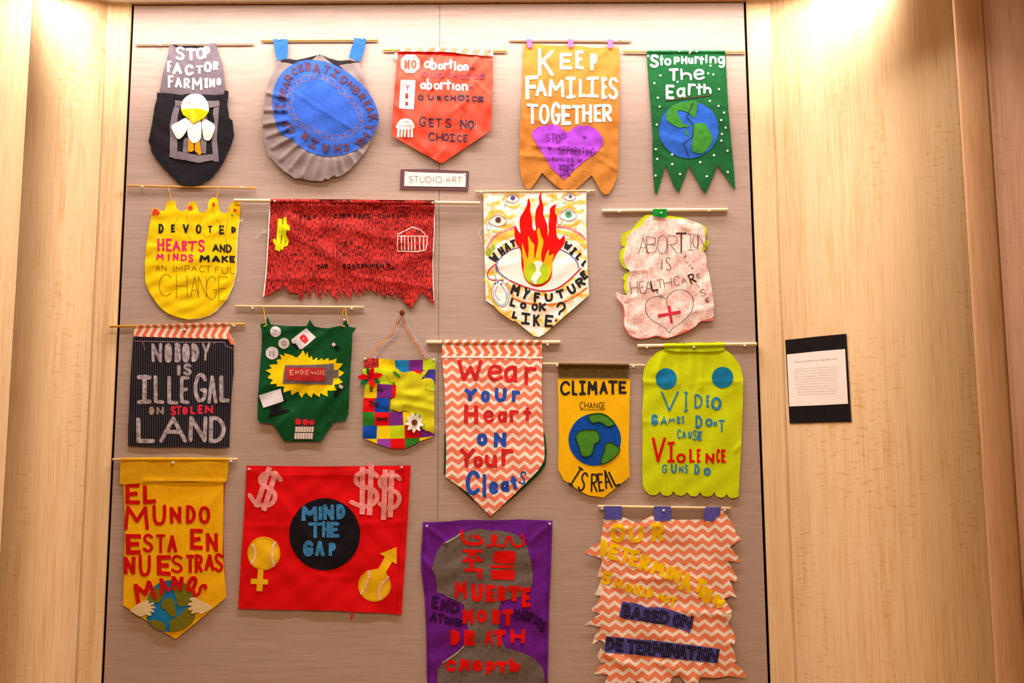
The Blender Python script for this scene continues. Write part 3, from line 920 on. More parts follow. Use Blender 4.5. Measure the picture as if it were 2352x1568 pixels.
ring_ = catmull([(352, 640), (372, 540), (430, 490), (540, 440), (650, 440), (760, 490), (860, 590), (950, 680), (1020, 790), (1020, 880), (960, 950), (830, 1010), (720, 1010), (620, 960), (540, 930), (450, 890), (395, 810), (358, 740)], True, 8)
cum = np.concatenate([[0], np.cumsum(np.hypot(*np.diff(np.vstack([ring_, ring_[:1]]), axis=0).T))])
rc = np.vstack([ring_, ring_[:1]])
links = []
for i in range(30):
    tt = cum[-1] * i / 30; p = np.array([np.interp(tt, cum, rc[:, 0]), np.interp(tt, cum, rc[:, 1])]); p2 = np.array([np.interp(tt + 5, cum, rc[:, 0]), np.interp(tt + 5, cum, rc[:, 1])])
    d = (p2 - p) / np.linalg.norm(p2 - p); nn = np.array([-d[1], d[0]])
    a, b = (36, 26) if i % 2 == 0 else (22, 17)
    links.append([tuple(p + d * a * math.copysign(abs(math.cos(t)) ** .6, math.cos(t)) + nn * b * math.copysign(abs(math.sin(t)) ** .6, math.sin(t))) for t in np.linspace(0, 2 * math.pi, 13)])
B.stroke('chain_drawing', links, 4, plain('copper pen', 'A8705E', 0.8), 1.4, thin=True)
B.done(); pin(B, 263, 104, 'through the left blue strap of the disc banner', off=.014); pin(B, 1046, 99, 'through the right blue strap of the disc banner', off=.014); pin(B, 641, 240, 'at the peak of the collar of the disc banner', off=.016)

# ================ 3 orange pennant
B = Banner('banner', 'orange pennant with a white octagon, reading NO abortion OUR CHOICE and GETS NO CHOICE', 'banner', (870, 90, 4.356), base=0.011, wr=0.0034, wl=48,
           creases=[(470, 560, 740, 260, .003, 3.2), (560, 150, 480, 260, .0025, 3), (640, 150, 600, 260, .0022, 3), (980, 180, 900, 330, .003, 3.5), (1060, 180, 1080, 300, .0025, 3), (960, 420, 1110, 560, .0025, 3.5), (640, 900, 1000, 900, .0022, 3.5), (660, 1100, 560, 1210, .0025, 3.5), (160, 420, 260, 560, .0025, 3.5), (700, 560, 860, 740, -.002, 4), (380, 330, 620, 640, -.002, 5), (470, 600, 500, 780, .003, 5), (720, 740, 900, 600, .003, 5), (150, 650, 240, 720, .003, 6), (400, 1040, 520, 1150, .003, 6)], seed=4)
B.rod(40, 110, 1285, 118, 10, M_RODG)
B.square = False
ORR = felt('orange red cotton', 'EE3E1C', 0.07, rough=.6, bump=.25); ORR.node_tree.nodes['Principled BSDF'].inputs['Specular IOR Level'].default_value = .45
B.sheet('pennant_cloth', [(188, 120), (500, 123), (700, 133), (820, 150), (1000, 165), (1140, 175), (1141, 400), (1131, 700), (1125, 912), (640, 1237), (600, 1230), (400, 1120), (130, 967), (135, 760), (155, 560), (175, 300), (185, 180)], ORR, grid=4.0)
B.sheet('underside', [(190, 118), (640, 120), (820, 150), (760, 168), (600, 150), (190, 148)], felt('deep red hem', 'DC1410', 0.08), 1)  # deeper red strip standing for the underside of the cloth
B.sheet('chevron_sleeve', [(185, 95), (320, 88), (700, 86), (900, 98), (1143, 115), (1146, 166), (1010, 158), (850, 150), (760, 132), (640, 126), (190, 122)], chevron('chevron sleeve small', True, per=.045, lam=.05), 3, grid=3.0, flap=lambda x, y: .004 + 0 * x)
B.sheet('side_tab', [(160, 140), (188, 135), (186, 208), (150, 180)], W_FELT, 0)
B.sheet('octagon', [(270, 153), (360, 153), (409, 210), (409, 285), (355, 337), (275, 337), (221, 285), (221, 205)], W_FELT, 1)
B.lv = .7
B.text('NO', 23, patchy('red orange paint', 'D84028', 'E8603C'), '254 203 312 297;322 205 378 290 18', 2)
B.sheet('yes_card', [(220, 407), (367, 411), (350, 703), (203, 691)], W_FELT, 1)
B.text('YES', 10, plain('dark red paint', 'B02018'), '270 455 308 507;268 540 296 586;265 625 294 660', 2)
B.text('abortion', 21, W_FELT, '452 215 522 292;520 185 582 307;588 243 645 307;648 236 700 307;698 198 742 302;750 218 776 312;783 253 846 320;848 248 898 316')
B.text('abortion', 21, W_FELT, '412 433 476 502;478 393 536 507;548 438 612 507;613 428 660 508;662 400 726 508;730 435 758 508;763 448 822 517;827 443 892 518')
PUR = patchy('purple paint', '8A3A50', 'A03A44', 60)
NAVY = patchy('faded navy paint', '2A2038', '6A2A38', 60, .5, .72)
B.text('==', 10, PUR, '908 272 962 308;902 465 946 498')
B.text('OUR CHOICE', 15, PUR, '425 325 490 382;512 330 572 388;590 335 652 396;680 335 726 392;737 340 790 396;808 345 862 402;868 345 916 406;945 345 998 402;1010 345 1066 400')
B.text('OUR CHOICE', 15, NAVY, '390 555 450 610;490 555 552 610;580 565 622 612;655 560 702 616;715 560 772 618;788 553 862 617 20;868 560 906 620;930 565 982 626;990 570 1052 628')
B.text('GETS NO', 13, NAVY, '405 773 476 870;500 788 552 876 17;565 790 632 876;665 790 727 886;815 800 882 896 16;888 810 956 896 16')
B.text('CHOICE', 13, NAVY, '495 930 562 1016;575 935 642 1020;643 940 702 1016;705 945 765 1022;780 955 832 1026;845 955 888 1028')
taper(B, 'courthouse_dome', [(178, 892), (186, 845), (228, 800), (305, 798), (346, 838), (352, 892), (265, 900)], W_FELT, 1)
for i in range(5):
    x = 188 + i * 33
    B.sheet('courthouse_column', [(x, 895), (x + 21, 895), (x + 17, 982), (x - 6, 976)] if i < 3 else [(x, 895), (x + 20, 895), (x + 22, 984), (x - 1, 978)], W_FELT, 1)
B.stroke('pen_line', [[(200, 870), (250, 862), (335, 868)], [(245, 835), (270, 815), (300, 835)]], 4, PUR, 2)
B.done(); pin(B, 216, 120, 'at the left end of the orange pennant', off=.016); pin(B, 1112, 122, 'at the right end of the orange pennant', off=.016)

# ================ studio sign
B = Banner('sign', 'small white STUDIO ART card on a purple brown backing below the orange pennant', 'sign', (870, 90, 4.356), base=0.0035, wr=0.0003, wl=150)
B.sheet('backing_card', [(218, 1302), (450, 1298), (902, 1318), (893, 1515), (210, 1500)], plain('mauve card', '6B434C', .8), th=.002)
B.sheet('front_card', [(259, 1325), (500, 1335), (872, 1345), (868, 1478), (560, 1474), (254, 1468)], plain('white card', 'F7EFE6', .7), 1, th=.0018)
B.text('STUDIO ART', 4.2, plain('brown print', '8A4A38', .7), '300 1368 345 1430;350 1368 400 1430;412 1370 460 1432;475 1372 527 1432;543 1372 549 1432;568 1372 634 1435;668 1375 722 1435;735 1375 777 1436;783 1377 835 1437'.replace('543 1372 549 1432', '543 1372 549 1432'), 1.6) if False else None
for ch, bx_ in zip('STUD1OART', '300 1368 345 1430;350 1368 400 1430;412 1370 460 1432;475 1372 527 1432;543 1372 549 1432;568 1372 634 1435;668 1375 722 1435;735 1375 777 1436;783 1377 835 1437'.split(';')):
    B.text(ch, 4.2, plain('brown print', '8A4A38', .7), bx_, 1.4, jit=0)
for x in (272, 858): B.sheet('tape_corner', [(x - 12, 1322 + (x > 500) * 18), (x + 14, 1324 + (x > 500) * 18), (x + 14, 1340 + (x > 500) * 18), (x - 10, 1338 + (x > 500) * 18)], W_FELT, 2)
B.done()

# ================ 4 ochre banner with purple heart
B = Banner('banner', 'ochre banner with a purple heart, reading KEEP FAMILIES TOGETHER', 'banner', (1160, 70, 4.02), base=0.010, wr=0.0018, wl=50, aniso=1.8,
           creases=[(250, 1060, 900, 1118, .003, 3.5), (140, 1150, 460, 1180, .003, 4), (880, 1190, 1040, 1290, .003, 4), (860, 240, 940, 190, .004, 6), (330, 150, 420, 290, .003, 6), (150, 800, 320, 830, .002, 4)], seed=9)
B.rod(35, 88, 1165, 95, 9, M_ROD)
OCH = felt('ochre cotton', 'C67E36', 0.07, bump=.25)
B.sheet('banner_cloth', [(178, 120), (290, 124), (400, 138), (500, 142), (620, 135), (740, 150), (850, 162), (950, 152), (1052, 155), (1058, 300), (1055, 380), (1060, 500), (1055, 640), (1058, 800), (1048, 920), (1050, 1060), (1045, 1180), (1042, 1300), (1038, 1352), (1000, 1440), (955, 1510), (925, 1515), (890, 1490), (840, 1400), (800, 1335), (640, 1480), (580, 1494), (480, 1440), (400, 1370), (342, 1312), (290, 1390), (230, 1465), (195, 1460), (165, 1400), (148, 1340), (130, 1200), (132, 1080), (140, 1000), (136, 900), (150, 780), (152, 650), (162, 480), (165, 300), (170, 180)], OCH, jag=.35, grid=4.5)
PT = felt('lilac felt', 'B060D8', 0.08)
for p in ([(195, 80), (247, 80), (251, 152), (213, 160), (203, 115)], [(578, 78), (630, 82), (626, 152), (590, 156), (584, 110)], [(943, 80), (1000, 85), (991, 162), (955, 162), (948, 110)]):
    B.sheet('hanging_tab', p, PT, 2, back=True, flap=lambda x, y: .006 + 0 * x, grid=3.5)
WP = patchy('white felt pink edges', 'EBCDD0', 'FBF4F0', 80, .35, .55)
B.text('KEEP', 31, WP, '303 172 450 418;503 210 617 362;648 186 724 358;787 212 852 366')
B.text('FAMILIES', 28, WP, '186 420 304 640 36;278 455 387 612;398 450 548 616;562 428 652 628;680 448 746 616;750 428 864 616;890 432 946 630;953 432 1047 636')
B.text('TOGETHER', 28, WP, '200 675 306 860;313 680 412 866;423 663 512 868;520 690 610 870 34;618 685 708 862;712 678 804 850;820 678 892 846;898 678 992 850')
HRT = [(570, 942), (612, 918), (640, 890), (700, 875), (780, 880), (850, 918), (900, 985), (903, 1050), (860, 1110), (740, 1200), (640, 1285), (545, 1376), (430, 1270), (330, 1110), (270, 1012), (246, 965), (262, 918), (320, 885), (430, 867), (505, 880), (540, 922)]
B.sheet('purple_heart', HRT, felt('purple cotton', 'B04ADA', 0.08, bump=.25), 1, grid=4.0)
DP = plain('dark purple ink', '6A1F8A', 0.8)
B.text('STOP', 6, DP, '375 953 415 1020;420 950 466 1032;470 955 512 1036;520 950 562 1032', 2.1)
B.text('SEPARATING', 7, DP, '493 1065 525 1138;533 1066 562 1140;568 1068 602 1142;605 1070 635 1150;640 1072 668 1155;670 1075 702 1152;704 1078 742 1150;744 1080 756 1155;758 1085 790 1158;794 1085 828 1162', 2.1)
B.text('FAMILIES', 7, DP, '435 1165 460 1205;462 1168 485 1205;488 1168 518 1206;522 1170 535 1206;538 1170 555 1208;560 1172 572 1208;576 1172 600 1210;605 1172 638 1212', 2.1)
B.text('WHAT THEY LOVE', 8, DP, '498 1230 530 1258;535 1232 560 1258;566 1232 592 1260;600 1232 640 1262;498 1268 530 1298;536 1268 560 1298;566 1268 592 1300;600 1270 640 1302;508 1310 525 1338;530 1310 552 1340;556 1310 576 1340;580 1310 602 1338', 2.1)
for x, y in ((735, 985), (408, 1084), (690, 1200)): B.sheet('drawn_heart', [(x, y + 16), (x - 19, y - 6), (x - 10, y - 14), (x, y - 5), (x + 10, y - 14), (x + 19, y - 6)], DP, 1, extra=.0012)
B.done(); pin(B, 168, 97, 'under the rod left of the lilac tabs of the ochre banner'); pin(B, 1063, 98, 'under the rod right of the lilac tabs of the ochre banner')

# ================ 5 green banner with globe
B = Banner('banner', 'green swallow-tailed banner with white dots and a blue globe, reading Stop Hurting The Earth', 'banner', (1420, 90, 4.239), base=0.009, wr=0.0021, wl=60,
           creases=[(320, 640, 520, 660, .002, 4), (850, 640, 1080, 650, .002, 4), (350, 1080, 500, 1160, .003, 6), (430, 930, 620, 1010, .002, 5)], sleeve=(270, 122, 1048, 122, 10), seed=3)
B.rod(48, 122, 1240, 123, 9, M_RODG)
B.square = False
GF = felt('green felt', '1C5E30', 0.15)
B.sheet('banner_cloth', [(275, 110), (1045, 110), (1052, 300), (1070, 650), (1100, 1000), (1125, 1250), (1140, 1470), (1080, 1390), (1020, 1300), (965, 1228), (920, 1350), (850, 1500), (810, 1455), (750, 1340), (685, 1225), (650, 1340), (592, 1492), (540, 1430), (500, 1320), (465, 1225), (440, 1290), (415, 1390), (380, 1502), (358, 1498), (345, 1380), (332, 1150), (335, 950), (318, 700), (295, 400)], GF, jag=.3)
B.text('StopHurting', 20, W_FELT, '308 148 398 278 26;402 158 442 258;448 183 517 257;540 170 602 248;613 165 672 243;680 180 732 240;742 165 792 240;786 165 838 246;845 150 872 235;888 165 958 238;968 165 1042 280')
B.text('The', 22, W_FELT, '493 283 588 408 26;606 283 718 398;733 288 842 396')
B.text('Earth', 22, W_FELT, '463 445 548 587 26;568 470 656 566;680 428 757 548;758 430 822 543;828 430 908 532')
B.stroke('underline', [[(468, 597), (900, 545)]], 10, plain('brown marker', '4A3A18'), 1)
B.disc('globe', 688, 880, 290, felt('globe blue', '2E62C8', 0.2, coarse=30), 1, ry=278, n=26, wob=.012)
GL = felt('leaf green felt', '3F8A30', 0.22, coarse=50)
taper(B, 'continent', [(505, 665), (560, 630), (660, 608), (752, 600), (772, 640), (760, 710), (745, 772), (715, 745), (690, 720), (640, 700), (590, 690), (575, 715), (600, 770), (640, 825), (690, 835), (670, 862), (640, 850), (600, 862), (530, 830), (475, 790), (465, 740), (485, 700)], GL, 2)
taper(B, 'continent', [(655, 868), (672, 900), (688, 942), (655, 920)], GL, 2)
taper(B, 'continent', [(740, 825), (840, 820), (880, 880), (917, 960), (890, 1040), (812, 1112), (730, 1092), (715, 1040), (725, 960), (722, 880)], GL, 2)
B.stroke('crack_line', [[(735, 610), (700, 680), (665, 755), (735, 830), (728, 880), (725, 950), (635, 1010), (665, 1080), (690, 1150)]], 9, plain('dark navy cord', '1A2440'), 2.4, thin=True)
for x, y in ((291, 163), (411, 352), (352, 428), (385, 569), (402, 656), (375, 831), (366, 1070), (380, 1164), (525, 1122), (526, 1216), (364, 1327), (602, 1312), (577, 415), (695, 135), (765, 117), (596, 112), (876, 333), (927, 344), (898, 257), (981, 486), (893, 600), (976, 650), (1030, 714), (1002, 787), (1046, 861), (1010, 922), (1004, 987), (1064, 1085), (932, 1129), (798, 1196), (1067, 1292), (863, 1334)):
    B.disc('white_dot', x, y, 11, W_FELT, 1, n=8, extra=.0003)
B.done(); pin(B, 243, 128, 'under the rod left of the green swallow-tailed banner'); pin(B, 1130, 132, 'under the rod right of the green swallow-tailed banner'); pin(B, 695, 140, 'in the middle of the sleeve of the green swallow-tailed banner', off=.016)

# ================ 7 yellow crown-topped banner
B = Banner('banner', 'yellow round-bottomed banner with a crown-like top, reading DEVOTED HEARTS AND MINDS MAKE', 'banner', (285, 410, 4.479), base=0.0075, wr=0.0012, wl=40,
           creases=[(250, 690, 420, 720, .002, 4), (240, 880, 420, 900, .0015, 4)], seed=5)
B.rod(30, 75, 1355, 99, 10, plain('amber dowel', 'DE9E3C', 0.45))
B.cord('hanging_string', [(450, 88), (468, 150), (490, 235)], 5, M_RODG, .011, off2=.014); B.cord('hanging_string', [(975, 92), (965, 140), (946, 210)], 5, M_RODG, .011, off2=.014)
YC = felt('lemon yellow cloth', 'F5CC06', 0.05, bump=.3)
OUT = [(283, 375), (288, 325), (320, 302), (352, 318), (385, 333), (420, 322), (432, 275), (448, 235), (485, 225), (522, 238), (538, 300), (572, 330), (632, 325), (660, 262), (700, 235), (737, 245), (760, 320), (790, 352), (832, 342), (858, 308), (870, 235), (912, 197), (958, 207), (975, 290), (992, 342), (1032, 354), (1070, 340), (1090, 275), (1130, 237), (1192, 250), (1190, 400), (1170, 500), (1160, 650), (1152, 800), (1150, 950), (1120, 1090), (1050, 1240), (950, 1350), (880, 1400), (780, 1432), (660, 1444), (520, 1415), (400, 1350), (300, 1230), (230, 1100), (215, 980), (215, 850), (235, 650), (262, 480)]
B.sheet('lining', [(1192, 420), (1177, 520), (1167, 650), (1160, 800), (1158, 955), (1128, 1096), (1057, 1248), (956, 1360), (884, 1410), (782, 1442), (660, 1452), (600, 1440), (700, 1300), (1000, 1000), (1100, 500)], W_FELT, 0, extra=-.0012)
taper(B, 'banner_cloth', OUT, YC, 0, grid=4.5)
B.lv = .5
BK = plain('black paint', '1B161A', .8)
PK = plain('magenta paint', 'E4106A', .7)
B.text('DEVOTED', 19, BK, '355 462 407 563;482 470 525 553;603 468 667 560;737 470 796 566;863 484 907 557 14;977 480 1030 572;1103 494 1150 558')
B.text('HEARTS', 21, PK, '343 615 413 742;430 615 490 747;496 640 580 746;593 638 647 746;650 643 752 748 18;760 628 832 754 20')
B.text('AND', 17, BK, '908 674 977 753;983 678 1042 757;1048 675 1107 762')
B.text('MINDS', 17, PK, '333 770 407 834;448 775 470 840 20;503 770 560 842;583 776 647 848;660 778 714 858'.replace('448 775 470 840 20', '450 775 468 840'))
B.text('MAKE', 25, BK, '776 785 884 858;903 788 987 862;1003 792 1072 864 20;1083 792 1140 864 20')
TH = plain('thin brown pen', '8A6212', .8, .1)
B.text('AN IMPACTFUL', 6, TH, '325 893 372 950;385 890 437 952;503 890 520 957;533 898 606 956;625 893 680 960;692 893 752 950;775 893 832 962;830 895 902 962;935 903 987 967;1005 905 1072 977;1090 910 1142 977', 1, jit=.02)
B.text('CHANGE', 5.5, TH, '360 985 490 1207;538 983 652 1222;680 1000 772 1227;762 1000 850 1222;843 1005 952 1242;970 1005 1072 1262', 1, jit=.02)
def star(B, name, cx, cy, r, mat, lvl, n=8, k=.5):
    return B.sheet(name, [(cx + (r if i % 2 == 0 else r * k) * math.sin(math.pi * i / n), cy - (r if i % 2 == 0 else r * k) * math.cos(math.pi * i / n)) for i in range(2 * n)], mat, lvl)
FR = plain('red flower cloth', 'E03018', .8)
B.sheet('red_flower', [(290, 372), (291, 330), (312, 307), (342, 314), (369, 350), (343, 382), (330, 362), (310, 376)], FR, 1)
star(B, 'red_flower', 680, 300, 34, FR, 1); star(B, 'red_flower', 1140, 325, 24, FR, 1, 6); B.disc('red_flower', 920, 265, 15, FR, 1, ry=20, n=9)
B.sheet('green_leaf', [(1105, 352), (1122, 375), (1108, 392), (1102, 372)], GL, 1)
B.stroke('stitching', [[(700, 250), (640, 400), (700, 480), (650, 560), (690, 620)], [(900, 300), (960, 420), (1010, 480), (950, 560), (900, 620)], [(560, 400), (520, 480), (590, 560)], [(1090, 300), (1060, 460), (1040, 600), (1075, 700)], [(400, 640), (330, 760)], [(800, 380), (780, 520), (860, 600), (930, 520)]], 3, plain('stitch brown', 'C98E10', .8), 1, smooth=True, thin=True)
B.cord('loose_thread', [(1190, 425), (1212, 440), (1216, 420), (1205, 405)], 2.5, W_FELT, .010)
B.done(); pin(B, 197, 95, 'under the left part of the rod of yellow crown banner'); pin(B, 1213, 104, 'under the right part of the rod of yellow crown banner')

# ================ 8 wide red banner
B = Banner('banner', 'wide dark red banner with a ragged lower edge and a yellow dollar sign', 'banner', (530, 440, 5.6), base=0.012, rodoff=0.016, drop=(.011, 11), wr=0.0026, wl=75,
           creases=[(1750, 180, 1530, 260, .003, 4), (1880, 660, 1600, 1090, .003, 4), (1600, 1090, 2500, 1230, .003, 6), (600, 220, 1100, 500, .004, 10), (700, 480, 1500, 950, .005, 12), (1200, 420, 2200, 620, .004, 12), (450, 1120, 1300, 1110, .003, 8), (2550, 380, 2150, 700, .003, 10), (1800, 1000, 2600, 780, .004, 10)],
           sleeve=(505, 118, 2620, 142, 22), seed=12)
M_RODW = plain('thick white wood dowel', 'F3DCB4', 0.4)
B.rod(42, 112, 3208, 148, 22, M_RODW)
RV = velvet_red('crushed red print cloth')
zig = [(2622, 128), (2618, 500), (2598, 900), (2605, 1150), (2614, 1300), (2612, 1462), (2545, 1390), (2457, 1285), (2385, 1400), (2320, 1503), (2282, 1480), (2200, 1380), (2112, 1300), (2098, 1300), (2116, 1392), (2060, 1330), (2000, 1300), (1986, 1368), (1930, 1310), (1870, 1240), (1897, 1330), (1850, 1290), (1790, 1240), (1782, 1242), (1792, 1297), (1728, 1238), (1722, 1332), (1652, 1245), (1650, 1365), (1562, 1240), (1545, 1392), (1448, 1262), (1456, 1405), (1375, 1245), (1372, 1412), (1232, 1245), (1242, 1367), (1165, 1240), (1162, 1398), (1035, 1225), (1028, 1388), (965, 1275), (945, 1285), (905, 1412), (868, 1310), (800, 1298), (755, 1305), (720, 1262), (680, 1193), (650, 1268), (625, 1243), (540, 1298), (425, 1362), (450, 1050), (465, 800), (482, 500), (506, 200), (506, 92), (1500, 100), (2618, 112)]
B.sheet('banner_cloth', list(reversed(zig)), RV, grid=4.5)
B.stroke('selvage', [[(503, 185), (487, 500), (470, 800), (455, 1050), (422, 1345)]], 13, W_FELT, 1)
B.stroke('selvage', [[(2622, 230), (2618, 500), (2598, 900), (2604, 1150), (2614, 1400)]], 9, W_FELT, 1, thin=False)
LIM = felt('chartreuse felt', 'D8DC0C', 0.08)
B.sheet('dollar_bar', [(608, 348), (664, 350), (645, 600), (632, 770), (600, 760), (566, 745), (588, 600)], LIM, 2)
B.sheet('dollar_bar', [(678, 327), (713, 327), (725, 440), (705, 600), (672, 748), (638, 746), (658, 600), (672, 440)], LIM, 2)
B.stroke('dollar_curve', [[(740, 482), (735, 445), (700, 430), (660, 445), (640, 480), (655, 530), (700, 575), (728, 625), (715, 680), (650, 700), (600, 695), (575, 660), (560, 625)]], 38, LIM, 1, smooth=False)
STM = plain('black stamp ink', '220C10', .8, .1)
B.text('STOP', 10, STM, '880 305 918 358;930 303 972 360;985 308 1028 360;1060 303 1102 358')
B.text('CORPORATE', 11, STM, '1328 285 1372 340;1390 285 1432 340;1440 282 1478 338;1500 280 1545 335;1577 283 1618 340;1640 285 1682 342;1690 285 1725 342;1735 285 1772 342;1772 285 1806 340 9')
B.text('FUNDING', 10, STM, '1895 285 1935 345;1952 285 1990 340;2008 285 2048 340;2072 285 2112 342;2130 285 2160 340;2176 280 2222 335;2236 268 2276 322')
B.text('OF', 10, STM, '1460 635 1497 690;1533 635 1577 686')
B.text('THE', 11, STM, '1103 940 1148 1000;1155 940 1198 995;1213 932 1250 986')
B.text('GOVERNMENT', 11, STM, '1440 925 1482 988;1498 925 1542 985;1560 925 1608 982;1622 925 1660 985;1675 922 1716 982;1728 922 1775 980;1785 922 1842 982;1862 922 1905 978;1918 922 1968 980;1990 922 2052 978')
CH = patchy('chalk white', 'D88A80', 'F6D8CE', 90, .35, .6)
o15 = 1512
B.stroke('courthouse_roof', [[(635 + o15, 550), (825 + o15, 455), (930 + o15, 495), (992 + o15, 552)]], 13, CH, 1, jag=.05)
B.stroke('courthouse_frame', [[(635 + o15, 572), (1012 + o15, 574), (1015 + o15, 640), (995 + o15, 752), (880 + o15, 770), (635 + o15, 765), (630 + o15, 690), (635 + o15, 572)]], 13, CH, 1)
for x in (682, 724, 770, 812, 855, 915, 966): B.stroke('courthouse_column', [[(x + o15, 590), (x + o15 + 3, 745)]], 15, CH, 1)
for p in ([(500, 220), (470, 240), (485, 290)], [(470, 520), (400, 530), (360, 560), (320, 600)], [(465, 500), (420, 500), (400, 480)], [(430, 1320), (405, 1330), (425, 1345)]): B.cord('loose_thread', p, 2.6, W_FELT, .008)
B.done(); pin(B, 580, 145, 'at the left end of the wide dark red banner', off=.017); pin(B, o15 + 1090, 166, 'at the right end of the wide dark red banner', off=.017)

# ================ 9 white pennant with the burning eye
B = Banner('banner', 'white dyed pennant with a red felt flame over a big drawn eye', 'banner', (1080, 420, 4.237), base=0.010, wr=0.0012, wl=60,
           creases=[(200, 830, 480, 760, .0015, 5), (820, 800, 1060, 760, .0015, 5)], seed=2)
B.rod(50, 86, 1215, 78, 12, M_ROD)
B.lv = .75
WSH = wash('dyed white cotton')
B.sheet('pennant_cloth', [(128, 72), (600, 72), (1132, 70), (1130, 400), (1142, 800), (1157, 1090), (950, 1270), (720, 1470), (670, 1498), (620, 1490), (400, 1310), (150, 1142), (145, 900), (132, 400)], WSH, grid=4.5)
WC = felt('bleached cotton', 'FBF3EC', 0.03)
YW = patchy('yellow dye', 'F3B01C', 'F8D468', 60, .35, .65)
PKD = patchy('pink dye', 'D8607A', 'F0A0A0', 60, .35, .65)
def low(f, *a, **k):
    return f(*a, **k)
B.stroke('dyed_band', [[(165, 630), (215, 545), (300, 480), (440, 428)]], 22, PKD, .25, smooth=True, thin=False, th=.0004)
B.stroke('dyed_band', [[(168, 670), (225, 590), (310, 525), (440, 478)]], 62, YW, .15, smooth=True, thin=False, th=.0004)
B.stroke('dyed_band', [[(172, 690), (190, 655), (225, 625)]], 46, patchy('green dye', '7A9A2A', 'B8C040', 60), .3, thin=False, th=.0004)
B.stroke('dyed_band', [[(850, 425), (960, 440), (1060, 490), (1120, 545)]], 22, PKD, .25, smooth=True, thin=False, th=.0004)
B.stroke('dyed_band', [[(850, 470), (960, 495), (1050, 550), (1118, 620)]], 40, YW, .15, smooth=True, thin=False, th=.0004)
B.sheet('eye_white', catmull([(262, 800), (300, 725), (400, 655), (520, 622), (680, 600), (850, 640), (950, 690), (1030, 768), (1062, 832), (950, 950), (830, 1030), (700, 1048), (600, 1030), (480, 990), (370, 940), (285, 880)], True, 4), WC, .3, th=.0005)
IND = plain('indigo pen', '5A4A9A', .8)
B.stroke('eye_outline', [[(262, 870), (252, 800), (300, 722), (400, 650), (500, 622)], [(262, 800), (282, 870), (370, 940)], [(860, 640), (960, 690), (1040, 770), (1052, 830)]], 9, IND, .6, smooth=True, thin=True)
B.stroke('eye_outline', [[(380, 945), (480, 990), (600, 1032), (700, 1050), (830, 1032), (960, 945), (1075, 832)]], 13, plain('crimson pen', 'C01E4A', .8), .5, smooth=True, thin=False, th=.0006)
B.stroke('eye_outline', [[(250, 785), (188, 840), (168, 895), (200, 940), (330, 945)]], 10, plain('crimson pen', 'C01E4A', .8), .7, smooth=True, thin=True)
B.stroke('dyed_band', [[(420, 1120), (520, 1160), (700, 1182), (880, 1165), (1020, 1100), (1135, 1020)]], 18, patchy('red orange dye', 'E8502A', 'F79A40', 60), .4, smooth=True, thin=False, th=.0005)
B.stroke('dyed_band', [[(150, 940), (190, 1010), (200, 1100), (280, 1230), (420, 1330)]], 30, YW, .15, smooth=True, thin=False, th=.0004)
B.stroke('dyed_band', [[(360, 980), (400, 1050), (420, 1120)]], 30, patchy('orange dye', 'F08A2A', 'F9B860', 60), .2, smooth=True, thin=False, th=.0004)
def small_eye(cx, cy, w, iris, ir, side=1, pupil='3A2A30'):
    h = w * .42
    B.stroke('eye_shadow', [[(cx - w * .85, cy + h * .25), (cx - w * .5, cy - h * 1.0), (cx + w * .1, cy - h * 1.4), (cx + w * .6, cy - h * .5), (cx + w * .95, cy - h * .75)]], w * .2, YW, .2, smooth=True, thin=False, th=.0004)
    B.stroke('eye_shadow', [[(cx - w * .3, cy + h * 1.65), (cx + w * .2, cy + h * 1.75), (cx + w * .6, cy + h * 1.2)]], w * .2, YW, .2, smooth=True, thin=False, th=.0004)
    e = catmull([(cx - w * .62, cy + h * .2), (cx - w * .3, cy - h * .55), (cx + w * .1, cy - h * .75), (cx + w * .55, cy + h * .1), (cx + w * .2, cy + h * .85), (cx - w * .25, cy + h * .8)], True, 4)
    B.sheet('eye_drawing', e, WC, .5, th=.0006)
    B.stroke('eye_outline', [list(map(tuple, np.vstack([e, e[:1]]))), [(cx - w * .55, cy - h * .35), (cx, cy - h * 1.05), (cx + w * .5, cy - h * .3)]], 4, plain('sepia pen', '9A5A50', .8), .95, thin=True)
    B.disc('iris', cx, cy - h * .1, ir, plain('iris ' + iris, iris, .7), .7, n=12, extra=.0003)
    B.disc('pupil', cx, cy - h * .15, ir * .45, plain('pupil ' + pupil, pupil, .7), 1, n=8)
    tx, ty = cx - w * .62, cy + h * .95
    d = catmull([(tx + 4, ty - 22), (tx + 14, ty + 8), (tx, ty + 24), (tx - 14, ty + 8)], True, 4) if w < 130 else catmull([(tx + 6, ty - 34), (tx + 20, ty + 10), (tx, ty + 34), (tx - 20, ty + 10)], True, 4)
    B.sheet('tear', d, WC, .5, th=.0006)
    B.stroke('tear_outline', [list(map(tuple, np.vstack([d, d[:1]])))], 4, plain('grey violet pen', '8A84A8', .8), .9, thin=True)
small_eye(415, 150, 112, '5A4A9A', 23); small_eye(975, 135, 96, '8A7A9A', 19); small_eye(272, 365, 150, '6A3E34', 29); small_eye(958, 312, 145, '2E9A6A', 33, pupil='7A4A30')
tr = catmull([(240, 885), (247, 950), (213, 1030), (215, 1110), (262, 1182), (322, 1202), (370, 1150), (376, 1060), (342, 985), (290, 950), (255, 940)], True, 4)
B.sheet('big_tear', tr, WC, .5, th=.0006)
B.stroke('tear_outline', [list(map(tuple, np.vstack([tr, tr[:1]]))), [(225, 1050), (240, 1140), (310, 1190), (355, 1140), (362, 1060)], [(268, 1000), (244, 1060), (262, 1120), (288, 1140)], [(300, 990), (345, 1060), (352, 1130)]], 5, plain('steel blue pen', '6A7AB0', .8), .9, smooth=True, thin=True)
